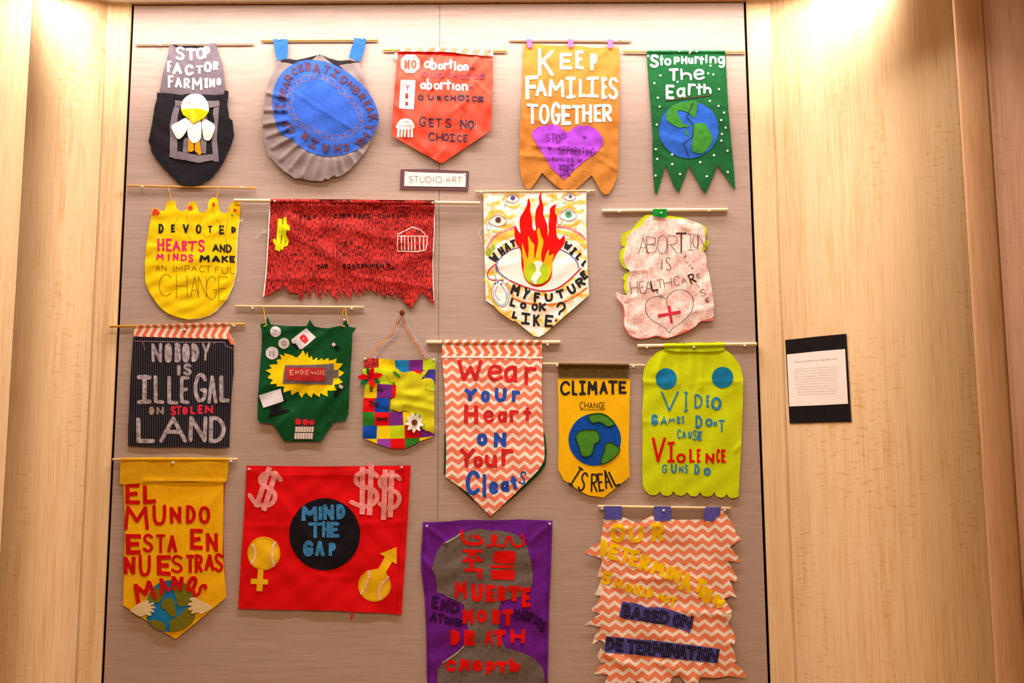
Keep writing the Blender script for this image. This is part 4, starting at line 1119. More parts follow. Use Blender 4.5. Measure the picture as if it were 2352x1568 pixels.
for x, y in ((243, 978), (267, 965), (301, 985)): B.disc('ink_dot', x, y, 10, plain('navy ink', '26307A', .7), .7, n=8)
B.sheet('red_flame', catmull([(565, 146), (588, 205), (582, 270), (600, 345), (606, 430), (625, 466), (640, 440), (632, 370), (640, 265), (672, 200), (668, 140), (692, 86), (692, 150), (713, 230), (710, 300), (736, 370), (750, 420), (752, 512), (768, 470), (762, 400), (775, 300), (778, 245), (836, 206), (822, 270), (846, 340), (836, 420), (842, 510), (872, 552), (912, 508), (922, 565), (900, 615), (840, 690), (800, 780), (797, 880), (770, 950), (700, 1000), (620, 1003), (545, 952), (512, 870), (498, 780), (493, 660), (440, 570), (433, 415), (465, 460), (490, 490), (482, 420), (485, 340), (520, 280), (550, 220)], True, 3), felt('flame red felt', 'E60A06', 0.05), 1)
B.sheet('yellow_flame', catmull([(522, 800), (508, 700), (505, 585), (522, 630), (545, 700), (560, 735), (570, 640), (562, 515), (595, 565), (624, 605), (622, 690), (626, 745), (655, 620), (662, 560), (648, 472), (670, 438), (690, 510), (714, 572), (692, 680), (696, 755), (716, 770), (735, 700), (768, 645), (766, 708), (814, 688), (802, 760), (787, 880), (740, 962), (645, 992), (560, 962), (518, 880)], True, 3), felt('golden felt', 'F0B41A', 0.06), 2)
B.disc('globe', 652, 872, 124, felt('lime globe felt', 'BED020', 0.2, coarse=35), 3, ry=114, n=20, wob=.01)
B.sheet('globe_patch', catmull([(620, 768), (690, 760), (702, 790), (675, 850), (690, 890), (652, 945), (640, 988), (606, 960), (596, 920), (640, 855), (636, 815)], True, 3), WC, 4)
B.text('WHAT', 22, BK, '233 726 72 92 -48 c;305 663 52 92 -32 c;360 622 56 84 -25 c;418 590 56 74 -17 c')
B.text('WILL', 21, BK, '948 612 78 78 30 c;1003 662 48 82 42 c;1062 716 46 78 44 c;1112 780 36 70 40 c')
B.text('MY', 25, BK, '440 1042 88 104 16 c;545 1078 62 112 22 c 22')
B.text('FUTURE', 23, BK, '650 1112 62 96 3 c;765 1112 82 84 -2 c;880 1080 80 92 -18 c;988 1032 78 96 -28 c;1072 966 78 94 -36 c;1108 895 62 84 -34 c')
B.text('LOOK', 22, BK, '418 1160 58 84 14 c;516 1192 64 66 0 c 22;628 1206 66 74 4 c;705 1206 72 84 4 c')
B.text('LIKE', 22, BK, '437 1284 54 74 14 c;540 1318 86 112 4 c;645 1336 66 112 0 c;768 1342 82 120 4 c 24')
B.text('?', 20, BK, '878 1238 92 160 12 c'); B.disc('question_dot', 835, 1335, 11, BK, 1, n=8)
B.cord('loose_thread', [(128, 430), (90, 470), (85, 500), (110, 550), (105, 580)], 2, W_FELT, .006)
B.done(); pin(B, 104, 103, 'under the left end of the rod of burning eye pennant'); pin(B, 1150, 97, 'under the right end of the rod of burning eye pennant')

# ================ 10 pink speech bubble
B = Banner('banner', 'pink speech bubble banner with lime edging, reading ABORTION IS HEALTHCARE', 'banner', (1370, 460, 4.6125), base=0.012, wr=0.0016, wl=55,
           creases=[(340, 750, 520, 740, .003, 5), (880, 240, 980, 300, .004, 8), (300, 1060, 420, 1010, .003, 5), (1000, 1180, 1230, 1130, .003, 7), (300, 1340, 420, 1390, .003, 6)], seed=8)
B.rod(60, 112, 1390, 100, 20, M_RODW)
B.sheet('hanging_tab', [(598, 90), (746, 90), (743, 182), (598, 166)], felt('emerald felt', '0E8A2A', 0.1), 3, back=True, flap=lambda x, y: .006 + 0 * x, grid=3.5)
LMC = felt('lime cloth', 'C6D40E', 0.07)
taper(B, 'lime_lining', [(370, 310), (440, 228), (515, 160), (580, 153), (750, 163), (880, 178), (1000, 213), (1138, 268), (1168, 330), (1153, 400), (1188, 430), (1170, 490), (1140, 528), (1000, 640), (700, 900), (420, 1040), (325, 995), (298, 950), (288, 900), (300, 850), (282, 830), (300, 780), (354, 742), (290, 712), (252, 650), (246, 580), (268, 520), (300, 492), (266, 470), (263, 400), (288, 345)], LMC, 0, grid=6)
taper(B, 'coral_lining', [(206, 1000), (250, 1085), (282, 1130), (284, 1200), (284, 1300), (312, 1385), (365, 1443), (460, 1470), (560, 1458), (640, 1440), (730, 1464), (850, 1432), (1000, 1372), (1100, 1290), (1190, 1280), (1236, 1250), (1000, 1150), (700, 1100), (400, 1020), (300, 1040)], felt('coral cloth', 'DC6A54', 0.08), 0, extra=.0012, grid=6)
taper(B, 'banner_cloth', [(590, 161), (680, 168), (750, 188), (850, 193), (960, 205), (1060, 232), (1120, 265), (1145, 300), (1147, 370), (1150, 440), (1115, 520), (1150, 560), (1168, 640), (1170, 700), (1200, 800), (1220, 930), (1240, 1050), (1244, 1200), (1220, 1247), (1100, 1280), (1040, 1340), (900, 1388), (830, 1430), (750, 1452), (640, 1430), (540, 1452), (460, 1460), (370, 1430), (320, 1370), (290, 1280), (300, 1190), (285, 1110), (250, 1070), (208, 1015), (214, 968), (250, 990), (300, 1003), (332, 985), (325, 900), (335, 800), (355, 752), (300, 680), (283, 600), (308, 510), (322, 440), (320, 380), (400, 312), (470, 272), (505, 215)], batik('pink batik'), 1, grid=4.0, back=True)
def lv(v): return v
BP = plain('black brown pen', '3A1E1A', .8, .1)
B.text('ABORTION', 5, BP, '443 393 552 562;530 385 642 557;648 368 750 565;752 370 862 568;842 343 957 552 12;963 356 1037 530;1018 360 1087 502;1070 352 1165 520', 2.4, jit=.02)
B.text('1S', 6, BP, '685 618 705 737;733 603 792 742', 2.4)
B.text('HEALTHCARE', 5.5, BP, '400 925 78 145 -8 c;485 920 62 132 -8 c;558 912 88 125 -10 c;612 898 66 115 -12 c 12;675 884 66 98 -10 c;755 872 84 95 -10 c;852 852 66 98 -8 c;928 848 64 68 -10 c;1015 826 66 104 -24 c 12;1083 800 40 48 -22 c', 2.4)
B.text('RUTH', 4, BP, '942 595 24 32 25 c;957 648 26 28 30 c;985 690 24 30 45 c;1014 716 24 28 60 c', 2.4)
B.text('OVE', 4.5, BP, '643 967 24 22 0 c;660 998 22 22 0 c;690 1010 28 22 -20 c', 2.4)
B.text('1SE', 5.5, BP, '1075 905 14 54 -40 c;1128 978 62 72 -15 c;1176 1058 40 48 -30 c 7', 2.4)
B.stroke('heart_outline', [[(750, 1045), (700, 1025), (640, 1018), (570, 1035), (522, 1100), (530, 1190), (580, 1260), (690, 1325), (750, 1370), (772, 1402), (800, 1360), (900, 1290), (990, 1200), (1025, 1100), (1010, 1010), (940, 955), (870, 945), (800, 970), (755, 1020), (745, 1080), (755, 1120)]], 5, BP, 2.4, smooth=True, thin=True)
CR = plain('crimson tape', 'D01038', .6)
B.sheet('cross_bar', [(752, 1120), (782, 1112), (810, 1294), (786, 1300)], CR, 2)
B.sheet('cross_bar', [(650, 1208), (888, 1165), (893, 1192), (655, 1238)], CR, 2, extra=.0004)
B.done(); pin(B, 235, 133, 'under the left part of the rod of pink speech bubble'); pin(B, 1188, 123, 'under the right part of the rod of pink speech bubble'); pin(B, 678, 152, 'in the emerald tab of the pink speech bubble', off=.018)

# ================ 11 black corduroy banner
B = Banner('banner', 'black ribbed banner with a chevron top band, reading NOBODY IS ILLEGAL ON STOLEN LAND', 'banner', (265, 720, 4.6125), base=0.009, wr=0.0010, wl=80, sleeve=(200, 125, 1208, 104, 14), seed=6)
B.rod(-60, 137, 1375, 112, 13, M_RODG)
CHB = chevron('chevron band', True, per=.0285, lam=.062, amp=.016, duty=.55, hatch=False)
B.sheet('chevron_band', [(200, 124), (440, 116), (700, 108), (1205, 98), (1222, 160), (1205, 190), (1262, 328), (1225, 328), (1195, 268), (700, 257), (195, 242)], CHB, 1, grid=4)
B.square = False
B.lv = .5
CORD = corduroy('black corduroy')
B.sheet('banner_cloth', [(195, 240), (700, 250), (1205, 264), (1252, 332), (1250, 400), (1252, 600), (1235, 800), (1225, 900), (1215, 1200), (1205, 1417), (1000, 1420), (700, 1412), (400, 1415), (135, 1402), (135, 1200), (145, 1000), (165, 600), (185, 300)], CORD, 0, grid=5)
B.stroke('stitching', [[(200, 290), (700, 302), (1155, 302), (1168, 342), (1245, 372)], [(280, 290), (300, 330), (312, 385)], [(1035, 325), (1060, 300)]], 3.5, plain('pink thread', 'C89AA0', .8), 1, thin=True)
CK = patchy('chalky grey paint', '7E7078', 'CBBCC0', 55, .35, .68)
CT = patchy('tan grey paint', '8A7468', 'B8A090', 55)
RP = patchy('red pink paint', 'D00A34', 'F2184A', 60)
B.text('NOBODY', 27, CK, '383 313 492 517 30;520 313 600 522 44;630 310 693 517 32;706 313 787 520 44;806 316 884 510 34;912 310 1008 502 26')
B.text('1S', 30, CK, '645 538 698 657 34;720 527 810 657 32')
B.text('ILLEGAL', 40, CK, '230 645 384 954 46;406 658 516 950 38;552 655 666 955 38;682 658 782 955 38;828 632 972 938 40;972 646 1082 946 36;1098 645 1212 937 44')
B.text('ON', 20, CT, '355 983 410 1074 26;435 988 512 1072')
B.text('STOLEN', 23, RP, '583 978 642 1080;635 976 702 1077 18;708 983 767 1072 30;793 978 848 1067;873 966 928 1062;948 968 1035 1060')
B.text('LAND', 42, CK, '222 1098 424 1374 44;468 1088 764 1364;780 1088 972 1366;993 1083 1167 1372')
B.done(); pin(B, 744, 178, 'in the chevron band of the black ribbed banner', off=.011); pin(B, 1264, 137, 'under the right end of the rod of black ribbed banner')

# ================ 12 dark green banner with battery
B = Banner('banner', 'dark green banner with a yellow sunburst and grey battery reading END E-WASTE', 'banner', (530, 690, 4.48), base=0.013, wr=0.0030, wl=70,
           creases=[(1000, 290, 800, 480, .007, 11), (620, 350, 950, 300, -.003, 10), (330, 330, 560, 300, .003, 8), (1000, 700, 1000, 1200, .002, 5), (480, 1300, 620, 1150, .003, 6), (1000, 1240, 900, 1350, .003, 6), (350, 870, 480, 880, .002, 6)], seed=21)
B.rod(50, 60, 1368, 70, 13, M_ROD)
DG = felt('bottle green felt', '0C4A22', 0.16)
GS = plain('gold string', 'E0A83C', .6)
B.sheet('banner_cloth', [(303, 237), (350, 236), (380, 168), (395, 205), (412, 246), (500, 255), (600, 262), (700, 264), (780, 262), (800, 225), (815, 190), (835, 230), (862, 266), (930, 280), (1000, 285), (1080, 268), (1150, 258), (1180, 172), (1217, 270), (1290, 280), (1250, 340), (1245, 500), (1235, 650), (1225, 800), (1218, 1000), (1210, 1165), (1180, 1237), (1062, 1250), (1000, 1340), (930, 1447), (750, 1450), (550, 1445), (490, 1350), (430, 1268), (300, 1253), (275, 1225), (280, 1000), (300, 700), (318, 500), (322, 340)], DG, grid=4.5)
B.cord('hanging_string', [(333, 55), (345, 130), (368, 262)], 5, GS, .010, off2=.017); B.cord('hanging_string', [(340, 268), (355, 262), (372, 250)], 6, GS, .018)
B.cord('hanging_string', [(1178, 66), (1188, 150), (1206, 236)], 5, GS, .010, off2=.017); B.cord('hanging_string', [(1168, 85), (1150, 135), (1172, 165)], 4, GS, .012); B.cord('hanging_string', [(1136, 245), (1150, 262), (1176, 270)], 6, GS, .018)
WD = felt('off white felt', 'D9CDD0', 0.08, coarse=30)
GM = plain('grey marker', '8A8086', .8)
d1 = B.disc('button_disc', 460, 320, 56, WD, 1); B.sheet('play_mark', [(415, 292), (482, 308), (440, 345)], GM, 2, parent=d1, extra=-.001)
d1 = B.disc('button_disc', 547, 440, 57, WD, 1); B.stroke('ring_mark', [[(547 + 20 * math.cos(a), 438 + 20 * math.sin(a)) for a in np.linspace(0, 6.3, 14)]], 8, GM, 1.4, parent=d1, thin=False, th=.0006)
d1 = B.disc('button_disc', 425, 540, 66, WD, 1)
for x in (407, 440): B.stroke('pause_mark', [[(x, 522), (x - 2, 566)]], 13, GM, 1.4, parent=d1, thin=False, th=.0006)
hn = B.sheet('paper_hand', [(778, 283), (830, 335), (877, 377), (800, 445), (737, 498), (708, 500), (690, 470), (668, 442), (635, 440), (622, 402), (655, 378), (720, 325)], WD, 1)
rl = B.sheet('red_logo', catmull([(745, 348), (770, 362), (797, 400), (795, 412), (768, 438), (755, 432), (712, 388), (712, 374)], True, 3), plain('red logo paper', 'D8141E', .7), 2, parent=hn)
B.sheet('play_mark', [(742, 384), (760, 390), (748, 404)], W_FELT, 2, parent=hn, extra=.0014)
B.sheet('thumb', [(632, 442), (665, 444), (690, 472), (700, 500), (670, 490)], BLACK, 1)
for a, b in (([(1060, 428), (1082, 455), (1056, 477), (1036, 450)], [(1078, 450), (1130, 490), (1105, 527), (1060, 482)]), ([(1117, 858), (1160, 883), (1146, 910), (1112, 893)], [(1108, 900), (1145, 917), (1080, 1002), (1058, 960)])):
    B.sheet('usb_plug', a, plain('pale plug paper', 'D8B8A8', .6), 2); B.sheet('usb_body', b, BLACK, 1)
tips = [(500, 553), (545, 540), (742, 507), (787, 525), (832, 568), (887, 582), (942, 590), (1002, 590), (1088, 597), (1152, 645), (1168, 740), (1155, 840), (1088, 922), (1002, 987), (918, 993), (835, 1000), (730, 1002), (630, 975), (545, 948), (470, 884), (405, 860), (378, 797), (356, 720), (392, 665), (468, 610)]
cx, cy = 762, 765; sb = []
for i, tpt in enumerate(tips):
    a = np.array(tips[i - 1], float); b = np.array(tpt, float); mid = (a + b) / 2
    dvec = np.array([cx, cy]) - mid; dvec /= np.linalg.norm(dvec)
    L = np.linalg.norm(b - a); dep = min(75, 28 + L * .28)
    v = mid + dvec * dep
    sb += [tuple(a + (v - a) * .55 + (b - a) * .10), tuple(v), tuple(b + (v - b) * .45 + dvec * 8), tuple(b)]
B.sheet('sunburst', sb, YF, 1, grid=4.5)
bt = B.sheet('battery', [(560, 662), (700, 664), (850, 660), (980, 655), (1060, 643), (1060, 714), (1110, 712), (1110, 792), (1056, 790), (1046, 862), (900, 860), (800, 864), (680, 855), (535, 852), (545, 740)], felt('battery grey felt', '6E6066', 0.12), 2)
B.sheet('red_label', [(570, 683), (700, 690), (975, 690), (968, 830), (750, 825), (568, 815)], patchy('deep red paint', 'A80C14', 'D01A20', 60), 3, parent=bt)
B.text('END E-WASTE', 7, plain('tan pen', 'E8B08A', .8), '607 712 648 768 9;665 713 702 762;718 713 746 762;770 713 808 766;812 736 826 744;828 728 858 762;862 728 886 764;890 722 912 766;914 722 936 766;942 720 974 766'.replace('812 736 826 744', '812 732 826 746'), 4.2)
B.text('', 6, BK, '') if False else None
B.sheet('monitor_side', [(508, 905), (530, 920), (575, 1042), (545, 1040), (335, 1112), (300, 1040)], BLACK, 1)
B.sheet('monitor_screen', [(288, 975), (400, 940), (512, 906), (545, 1035), (440, 1070), (335, 1104)], felt('screen felt', 'E2DAE0', 0.06), 2, extra=.001)
B.sheet('monitor_stand', [(400, 1100), (512, 1062), (522, 1122), (598, 1118), (600, 1142), (372, 1208), (412, 1150)], BLACK, 1)
rm = B.sheet('keypad_card', [(655, 1206), (872, 1210), (852, 1437), (643, 1430)], plain('slate card', '2E3438', .7), 1)
for x, y, r in ((692, 1247, 31), (768, 1253, 31), (832, 1255, 27)): B.disc('red_button', x, y, r, plain('red button paper', 'E0101A', .6), 2, n=12)
for j, (y0, y1) in enumerate(((1297, 1352), (1361, 1424))):
    for i in range(7):
        x = 666 + i * 27.5 - j * 8
        B.sheet('key', [(x, y0), (x + 22, y0 + 1), (x + 20 - 2 * j, y1), (x - 3, y1 - 1)], felt('key felt', 'E8D4C8', 0.05), 2)
B.done(); pin(B, 231, 88, 'under the left part of the rod of dark green sunburst banner'); pin(B, 1250, 93, 'under the right part of the rod of dark green sunburst banner'); pin(B, 1177, 208, 'in the right string knot of the dark green sunburst banner', off=.016)

# ================ 13 patchwork banner
B = Banner('banner', 'patchwork banner of coloured squares on a rainbow ribbon, reading Save The Cows', 'banner', (810, 700, 4.48), base=0.009, wr=0.0012, wl=45, seed=31,
           creases=[(560, 920, 820, 980, .003, 8), (540, 1020, 830, 1080, .003, 7), (460, 600, 400, 560, .002, 5)])
RB = {'w': 'EFE4EA', 'r': 'E0503A', 'o': 'F0902A', 'y': 'F2D030', 'b': '3A5AC0', 'v': '6A4A90'}
def offs(pts, d):
    p = catmull(pts, False, 5); t = np.gradient(p, axis=0); t /= np.linalg.norm(t, axis=1)[:, None]
    return [tuple(q) for q in p + np.stack([-t[:, 1], t[:, 0]], -1) * d]
for pts in ([(508, 110), (478, 170), (455, 215), (445, 275), (385, 330), (325, 385), (270, 440), (240, 490), (215, 550)], [(522, 110), (540, 160), (562, 230), (605, 300), (650, 370), (700, 445), (735, 500), (768, 555)]):
    for k, c in enumerate('wbvyor'):
        B.stroke('ribbon_stripe', [offs(pts, (k - 2.5) * 5.2)], 5.6, plain('ribbon ' + c, RB[c], .6), 1, thin=True)
PF = {'R': felt('patch red', 'E40A10', .07), 'D': RV, 'Y': felt('patch yellow', 'F8D80C', .07), 'B': felt('patch blue', '1048B0', .12), 'C': felt('patch cyan', '1C7CB8', .14), 'P': felt('patch purple', '7A2A90', .12), 'L': felt('patch lime', 'C4D818', .07), 'I': felt('patch indigo', '3E3A9A', .1), 'G': felt('patch green', '2C7A22', .14), 'V': felt('patch violet', '9A40B0', .1)}
for c, p in (('D', [(110, 548), (268, 550), (265, 642), (125, 655)]), ('Y', [(268, 550), (430, 568), (440, 640), (500, 695), (400, 690), (268, 660)]), ('C', [(430, 568), (578, 568), (578, 690), (510, 695), (440, 640)]), ('P', [(578, 568), (725, 562), (722, 668), (600, 680), (578, 685)]), ('L', [(725, 562), (853, 551), (850, 662), (722, 668)]),
             ('L', [(125, 655), (265, 642), (300, 665), (420, 690), (445, 800), (440, 822), (255, 812), (150, 862), (122, 890)]), ('R', [(600, 680), (702, 664), (702, 760), (600, 760)]), ('I', [(702, 664), (850, 662), (846, 800), (702, 780)]),
             ('Y', [(128, 870), (252, 812), (247, 958), (113, 958)]), ('P', [(252, 812), (406, 820), (406, 962), (247, 958)]), ('R', [(406, 820), (460, 825), (450, 964), (406, 962)]),
             ('R', [(112, 958), (232, 958), (228, 1104), (106, 1101)]), ('B', [(232, 958), (373, 962), (371, 1106), (228, 1104)]),
             ('G', [(106, 1101), (228, 1104), (226, 1242), (108, 1243)]), ('R', [(228, 1104), (378, 1106), (373, 1242), (226, 1242)]), ('P', [(378, 1106), (516, 1096), (522, 1236), (373, 1242)]), ('Y', [(516, 1096), (600, 1096), (640, 1180), (600, 1240), (522, 1236)]),
             ('B', [(108, 1243), (252, 1243), (246, 1377), (104, 1373)]), ('Y', [(252, 1243), (391, 1243), (387, 1376), (246, 1377)]), ('L', [(391, 1243), (534, 1236), (537, 1372), (387, 1376)]), ('R', [(534, 1236), (690, 1240), (686, 1367), (537, 1372)]), ('P', [(690, 1270), (842, 1310), (842, 1350), (686, 1367)]),
             ('Y', [(122, 1377), (250, 1377), (254, 1428)]), ('V', [(250, 1377), (388, 1376), (390, 1475), (254, 1427)]), ('R', [(388, 1376), (537, 1372), (540, 1478), (390, 1478)]), ('G', [(537, 1372), (686, 1367), (682, 1408), (540, 1478)]), ('Y', [(686, 1367), (842, 1350), (690, 1402)])):
    B.sheet('patch', p, PF[c], 0, back=True, grid=4)
MU = felt('mustard lime felt', 'D6CE1C', .10)
taper(B, 'big_patch', [(440, 640), (475, 672), (510, 692), (560, 690), (620, 682), (660, 700), (700, 705), (745, 660), (775, 665), (755, 705), (705, 765), (760, 752), (815, 762), (838, 800), (840, 900), (838, 1100), (838, 1312), (790, 1300), (740, 1288), (690, 1240), (620, 1150), (575, 1100), (530, 1088), (480, 1102), (430, 1082), (390, 1068), (392, 1010), (395, 975), (435, 950), (445, 880), (440, 822), (385, 785), (352, 725), (400, 700), (450, 730), (492, 745), (470, 715), (430, 692)], MU, 1, grid=4)
B.sheet('lime_patch', [(745, 865), (790, 840), (838, 800), (838, 885), (800, 885)], PF['L'], 2)
B.stroke('blanket_stitch', [[(x, y), (x + dx, y + dy)] for x, y, dx, dy in [(440, 640, 14, 14), (470, 665, 14, 14), (510, 688, 6, 16), (560, 688, 4, 18), (610, 682, 2, 18), (655, 698, 2, 16), (700, 702, 0, 18), (740, 668, 12, 12), (768, 690, -14, 6), (735, 735, 8, 14), (770, 755, 0, 16), (812, 765, -6, 14), (745, 830, 14, 4), (755, 870, 10, -10), (790, 880, 2, -14), (352, 725, 16, 2), (370, 765, 14, -8), (400, 790, 10, -12), (445, 830, 14, 0), (445, 870, 14, 0), (440, 920, 14, 0), (400, 980, 14, 4), (392, 1030, 14, 0), (420, 1076, 6, -14), (470, 1098, 2, -14), (520, 1090, 0, -14), (570, 1098, 4, -14), (610, 1140, 10, -10), (640, 1175, 10, -10), (740, 1286, 4, -14), (770, 1294, 2, -14), (800, 1302, 2, -14), (828, 1308, 0, -14)]], 6, plain('orange thread', 'D88A18', .8), 2, thin=True)
B.text('S ve', 9, BK, '175 846 206 892;248 860 280 892;282 858 312 893'); B.text('The', 10, BK, '168 985 204 1038;206 985 234 1036;236 1003 266 1036'); B.text('ows', 10, BK, '246 1153 276 1191;278 1155 326 1189;328 1153 360 1191')
RDP, GPT = PF['R'], felt('poinsettia green', '0E5A30', .1)
fl = B.disc('flower_button', 177, 742, 20, felt('dark red felt', 'A81020', .1), 5, n=10, extra=.004)
for tx, ty, m, w in ((210, 636, RDP, 50), (308, 716, RDP, 58), (214, 848, RDP, 60), (50, 742, RDP, 54), (150, 640, GPT, 40), (282, 802, GPT, 50), (78, 822, GPT, 52), (98, 655, PF['L'], 46)):
    petal(B, 'petal', 177, 742, tx, ty, w, m, 2 if m is not RDP else 3, parent=fl)
fb = B.disc('flower_button', 636, 1210, 31, felt('brown button felt', '6E3A1A', .12), 6, n=12, extra=.004)
GP2 = felt('grass green felt', '3E8A2A', .1)
for tx, ty in ((650, 1112), (690, 1128), (560, 1150), (540, 1205), (555, 1290), (690, 1300), (745, 1238)): petal(B, 'leaf', 636, 1210, tx, ty, 34, GP2, 3, parent=fb)
for a in np.linspace(0.25, 6.28 + .25, 10)[:-1]: petal(B, 'petal', 636, 1210, 636 + 98 * math.cos(a), 1212 + 106 * math.sin(a), 42, W_FELT, 4, parent=fb)
B.disc('green_spot', 425, 805, 14, GP2, 2, n=8); B.sheet('green_leaf', [(410, 690), (440, 680), (485, 725), (480, 748), (440, 725)], GP2, 2)
for p in ([(845, 880), (855, 850), (850, 820)], [(850, 1290), (862, 1262), (840, 1250)]): B.cord('loose_thread', p, 2, W_FELT, .008)
B.done(); pin(B, 132, 563, 'in the left corner of the patchwork banner', off=.0125); pin(B, 836, 572, 'in the right corner of the patchwork banner', off=.0125)
# the round wooden peg that carries the ribbon
B = Banner('peg', 'round brown wooden peg above the patchwork banner holding its rainbow ribbon', 'peg', (810, 700, 4.48), base=.001, wr=0)
c_ = B.T([(513, 85)])[0]; q = WALL.pt(c_[0:1], c_[1:2], np.array([0.]))[0]
prof = [(.004, 0.0), (.004, .014), (.0102, .0145), (.0106, .018), (.0085, .0205), (.003, .0213)]
V, F = [], []; n = 16
for rr, zz in prof:
    for i in range(n): V.append((q[0] + rr * math.cos(2 * math.pi * i / n), q[1] - zz, q[2] + rr * math.sin(2 * math.pi * i / n)))
for j in range(len(prof) - 1):
    for i in range(n): F.append((j * n + i, (j + 1) * n + i, (j + 1) * n + (i + 1) % n, j * n + (i + 1) % n))
F.append(tuple(reversed(range((len(prof) - 1) * n, len(prof) * n))))
link_mesh('peg_knob', V, F, felt('brown wood knob', '6A3A1C', .15), B.root)
B.done()

# ================ 14 long chevron pennant
B = Banner('banner', 'long orange chevron pennant reading Wear Your Heart on Your Cleats', 'banner', (970, 760, 3.5636), base=0.012, wr=0.0012, wl=70, sleeve=(162, 91, 978, 88, 16), seed=14)
B.rod(35, 93, 1130, 92, 16, M_RODW)
GBK = felt('dark green backing', '0E4A2A', .12)
B.sheet('green_backing', [(300, 700), (182, 840), (180, 1000), (176, 1165), (300, 1280), (556, 1508), (760, 1350), (952, 1172), (1008, 1098), (1018, 990), (1004, 848), (900, 700)], GBK, 0, extra=-.003)
B.sheet('chevron_header', [(162, 74), (400, 72), (978, 74), (978, 218), (700, 214), (400, 212), (160, 212)], chevron('chevron header', True, per=.0335, lam=.047, amp=.0165, duty=.58, hatch=False, hp=.006), 0, back=True, grid=4)
CV = chevron('chevron cloth', False, per=.0337, lam=.0447, amp=.0175, duty=.58)
B.sheet('pennant_cloth', [(162, 212), (400, 214), (700, 216), (982, 220), (976, 400), (978, 560), (986, 760), (1002, 980), (998, 1060), (950, 1140), (900, 1190), (740, 1350), (560, 1514), (470, 1430), (370, 1320), (190, 1192), (196, 1000), (190, 700), (182, 450), (166, 260)], CV, 1, grid=5, back=True)
B.stroke('piping', [[(160, 212), (400, 212), (700, 214), (982, 218)]], 14, W_FELT, 2, thin=False)
RD = patchy('brushed red paint', 'C40A10', 'E01418', 50); BU = patchy('brushed blue paint', '0C42A4', '1450C0', 50)
B.text('Wear', 31, RD, '285 233 492 408;533 273 660 410 27;668 283 780 424;833 288 937 437', 1.5)
B.text('YoUr', 31, BU, '338 463 457 574 34;480 486 554 584;592 463 690 580;732 485 802 578', 1.5)
B.text('Heart', 30, RD, '340 603 457 758 34;498 646 588 752 26;616 655 694 750 26;716 643 792 748 28;826 625 892 738 28', 1.5)
B.text('oN', 33, BU, '447 836 532 938;586 828 687 948', 1.5)
B.text('Your', 32, RD, '303 953 438 1114;418 1020 497 1118;510 1010 614 1118;646 960 748 1104', 1.5)
B.text('Cleats', 29, BU, '355 1143 472 1342 34;490 1168 526 1364;544 1230 622 1334;640 1226 712 1316;750 1238 62 116 -14 c;822 1200 56 112 10 c 14', 1.5)
B.done(); pin(B, 1025, 118, 'under the right end of the rod of long chevron pennant')

# ================ 15 golden climate banner
B = Banner('banner', 'golden pennant with a brown top band and felt globe, reading CLIMATE CHANGE IS REAL', 'banner', (1240, 810, 4.481), base=0.009, wr=0.0007, wl=80, sleeve=(192, 118, 922, 128, 15), seed=15)
B.rod(28, 113, 1080, 131, 13, M_ROD)
B.sheet('brown_band', [(190, 104), (920, 114), (922, 190), (916, 262), (600, 258), (200, 255), (190, 200)], felt('brown velvet', '5C4420', .2), 1, grid=4, back=True)
B.stroke('seam', [[(198, 257), (600, 260), (930, 264)], [(905, 140), (912, 255)]], 7, plain('taupe seam', '8A7050', .8), 2, thin=True)
B.sheet('pennant_cloth', [(183, 267), (500, 263), (931, 260), (924, 500), (922, 700), (914, 1000), (920, 1150), (925, 1275), (800, 1375), (655, 1489), (500, 1466), (430, 1430), (330, 1365), (240, 1302), (186, 1190), (195, 900), (190, 500)], felt('golden cotton', 'F8BC08', .04, bump=.25), 0)
B.lv = .6
B.text('CLIMATE', 25, BK, '208 290 312 438;328 288 387 434;403 288 473 432;490 290 594 432 27;613 296 700 428;703 285 800 428 27;810 290 890 424 27')
B.text('CHANGE', 7, PEN, '410 503 450 577;458 503 500 575;508 508 545 575;555 508 600 575;610 506 641 577;645 508 673 574')
B.stroke('wavy_underline', [[(412 + i * 13, 585 + (4 if i % 2 else -3)) for i in range(21)]], 5, PEN, 1, smooth=True, thin=True)
B.disc('globe', 565, 893, 269, felt('deep blue felt', '0E4AA8', .14), 1, ry=268, n=28, wob=.004)
CGR = felt('meadow green felt', '4A8A26', .14); DGO = plain('dark green marker', '0C3A1C', .8)
for p in ([(370, 870), (390, 820), (440, 797), (530, 790), (590, 808), (616, 860), (608, 910), (562, 940), (548, 1010), (520, 1055), (460, 1068), (425, 1045), (400, 960)],
          [(503, 642), (560, 628), (620, 624), (690, 648), (768, 722), (742, 750), (690, 757), (650, 727), (600, 712), (545, 722), (513, 690)],
          [(678, 935), (740, 925), (790, 955), (822, 1000), (780, 1062), (720, 1112), (640, 1143), (630, 1095), (663, 1010)]):
    ct = taper(B, 'continent', p, CGR, 2)
    q = catmull(p, True, 4); B.stroke('marker_edge', [[tuple(v) for v in np.vstack([q, q[:1]])]], 11, DGO, 2.6, thin=False, th=.0008, parent=ct)
B.text('IS REAL', 17, BK, '372 1270 66 214 32 c;445 1325 72 200 18 c;560 1337 72 190 2 c;626 1330 56 188 -6 c;690 1300 76 196 -14 c;765 1290 66 180 -26 c 19'.replace('c;', 'c;'), .6)
B.done(); pin(B, 178, 137, 'left of the brown band of the golden globe pennant', off=.008); pin(B, 960, 150, 'under the rod right of the golden globe pennant', off=.008)

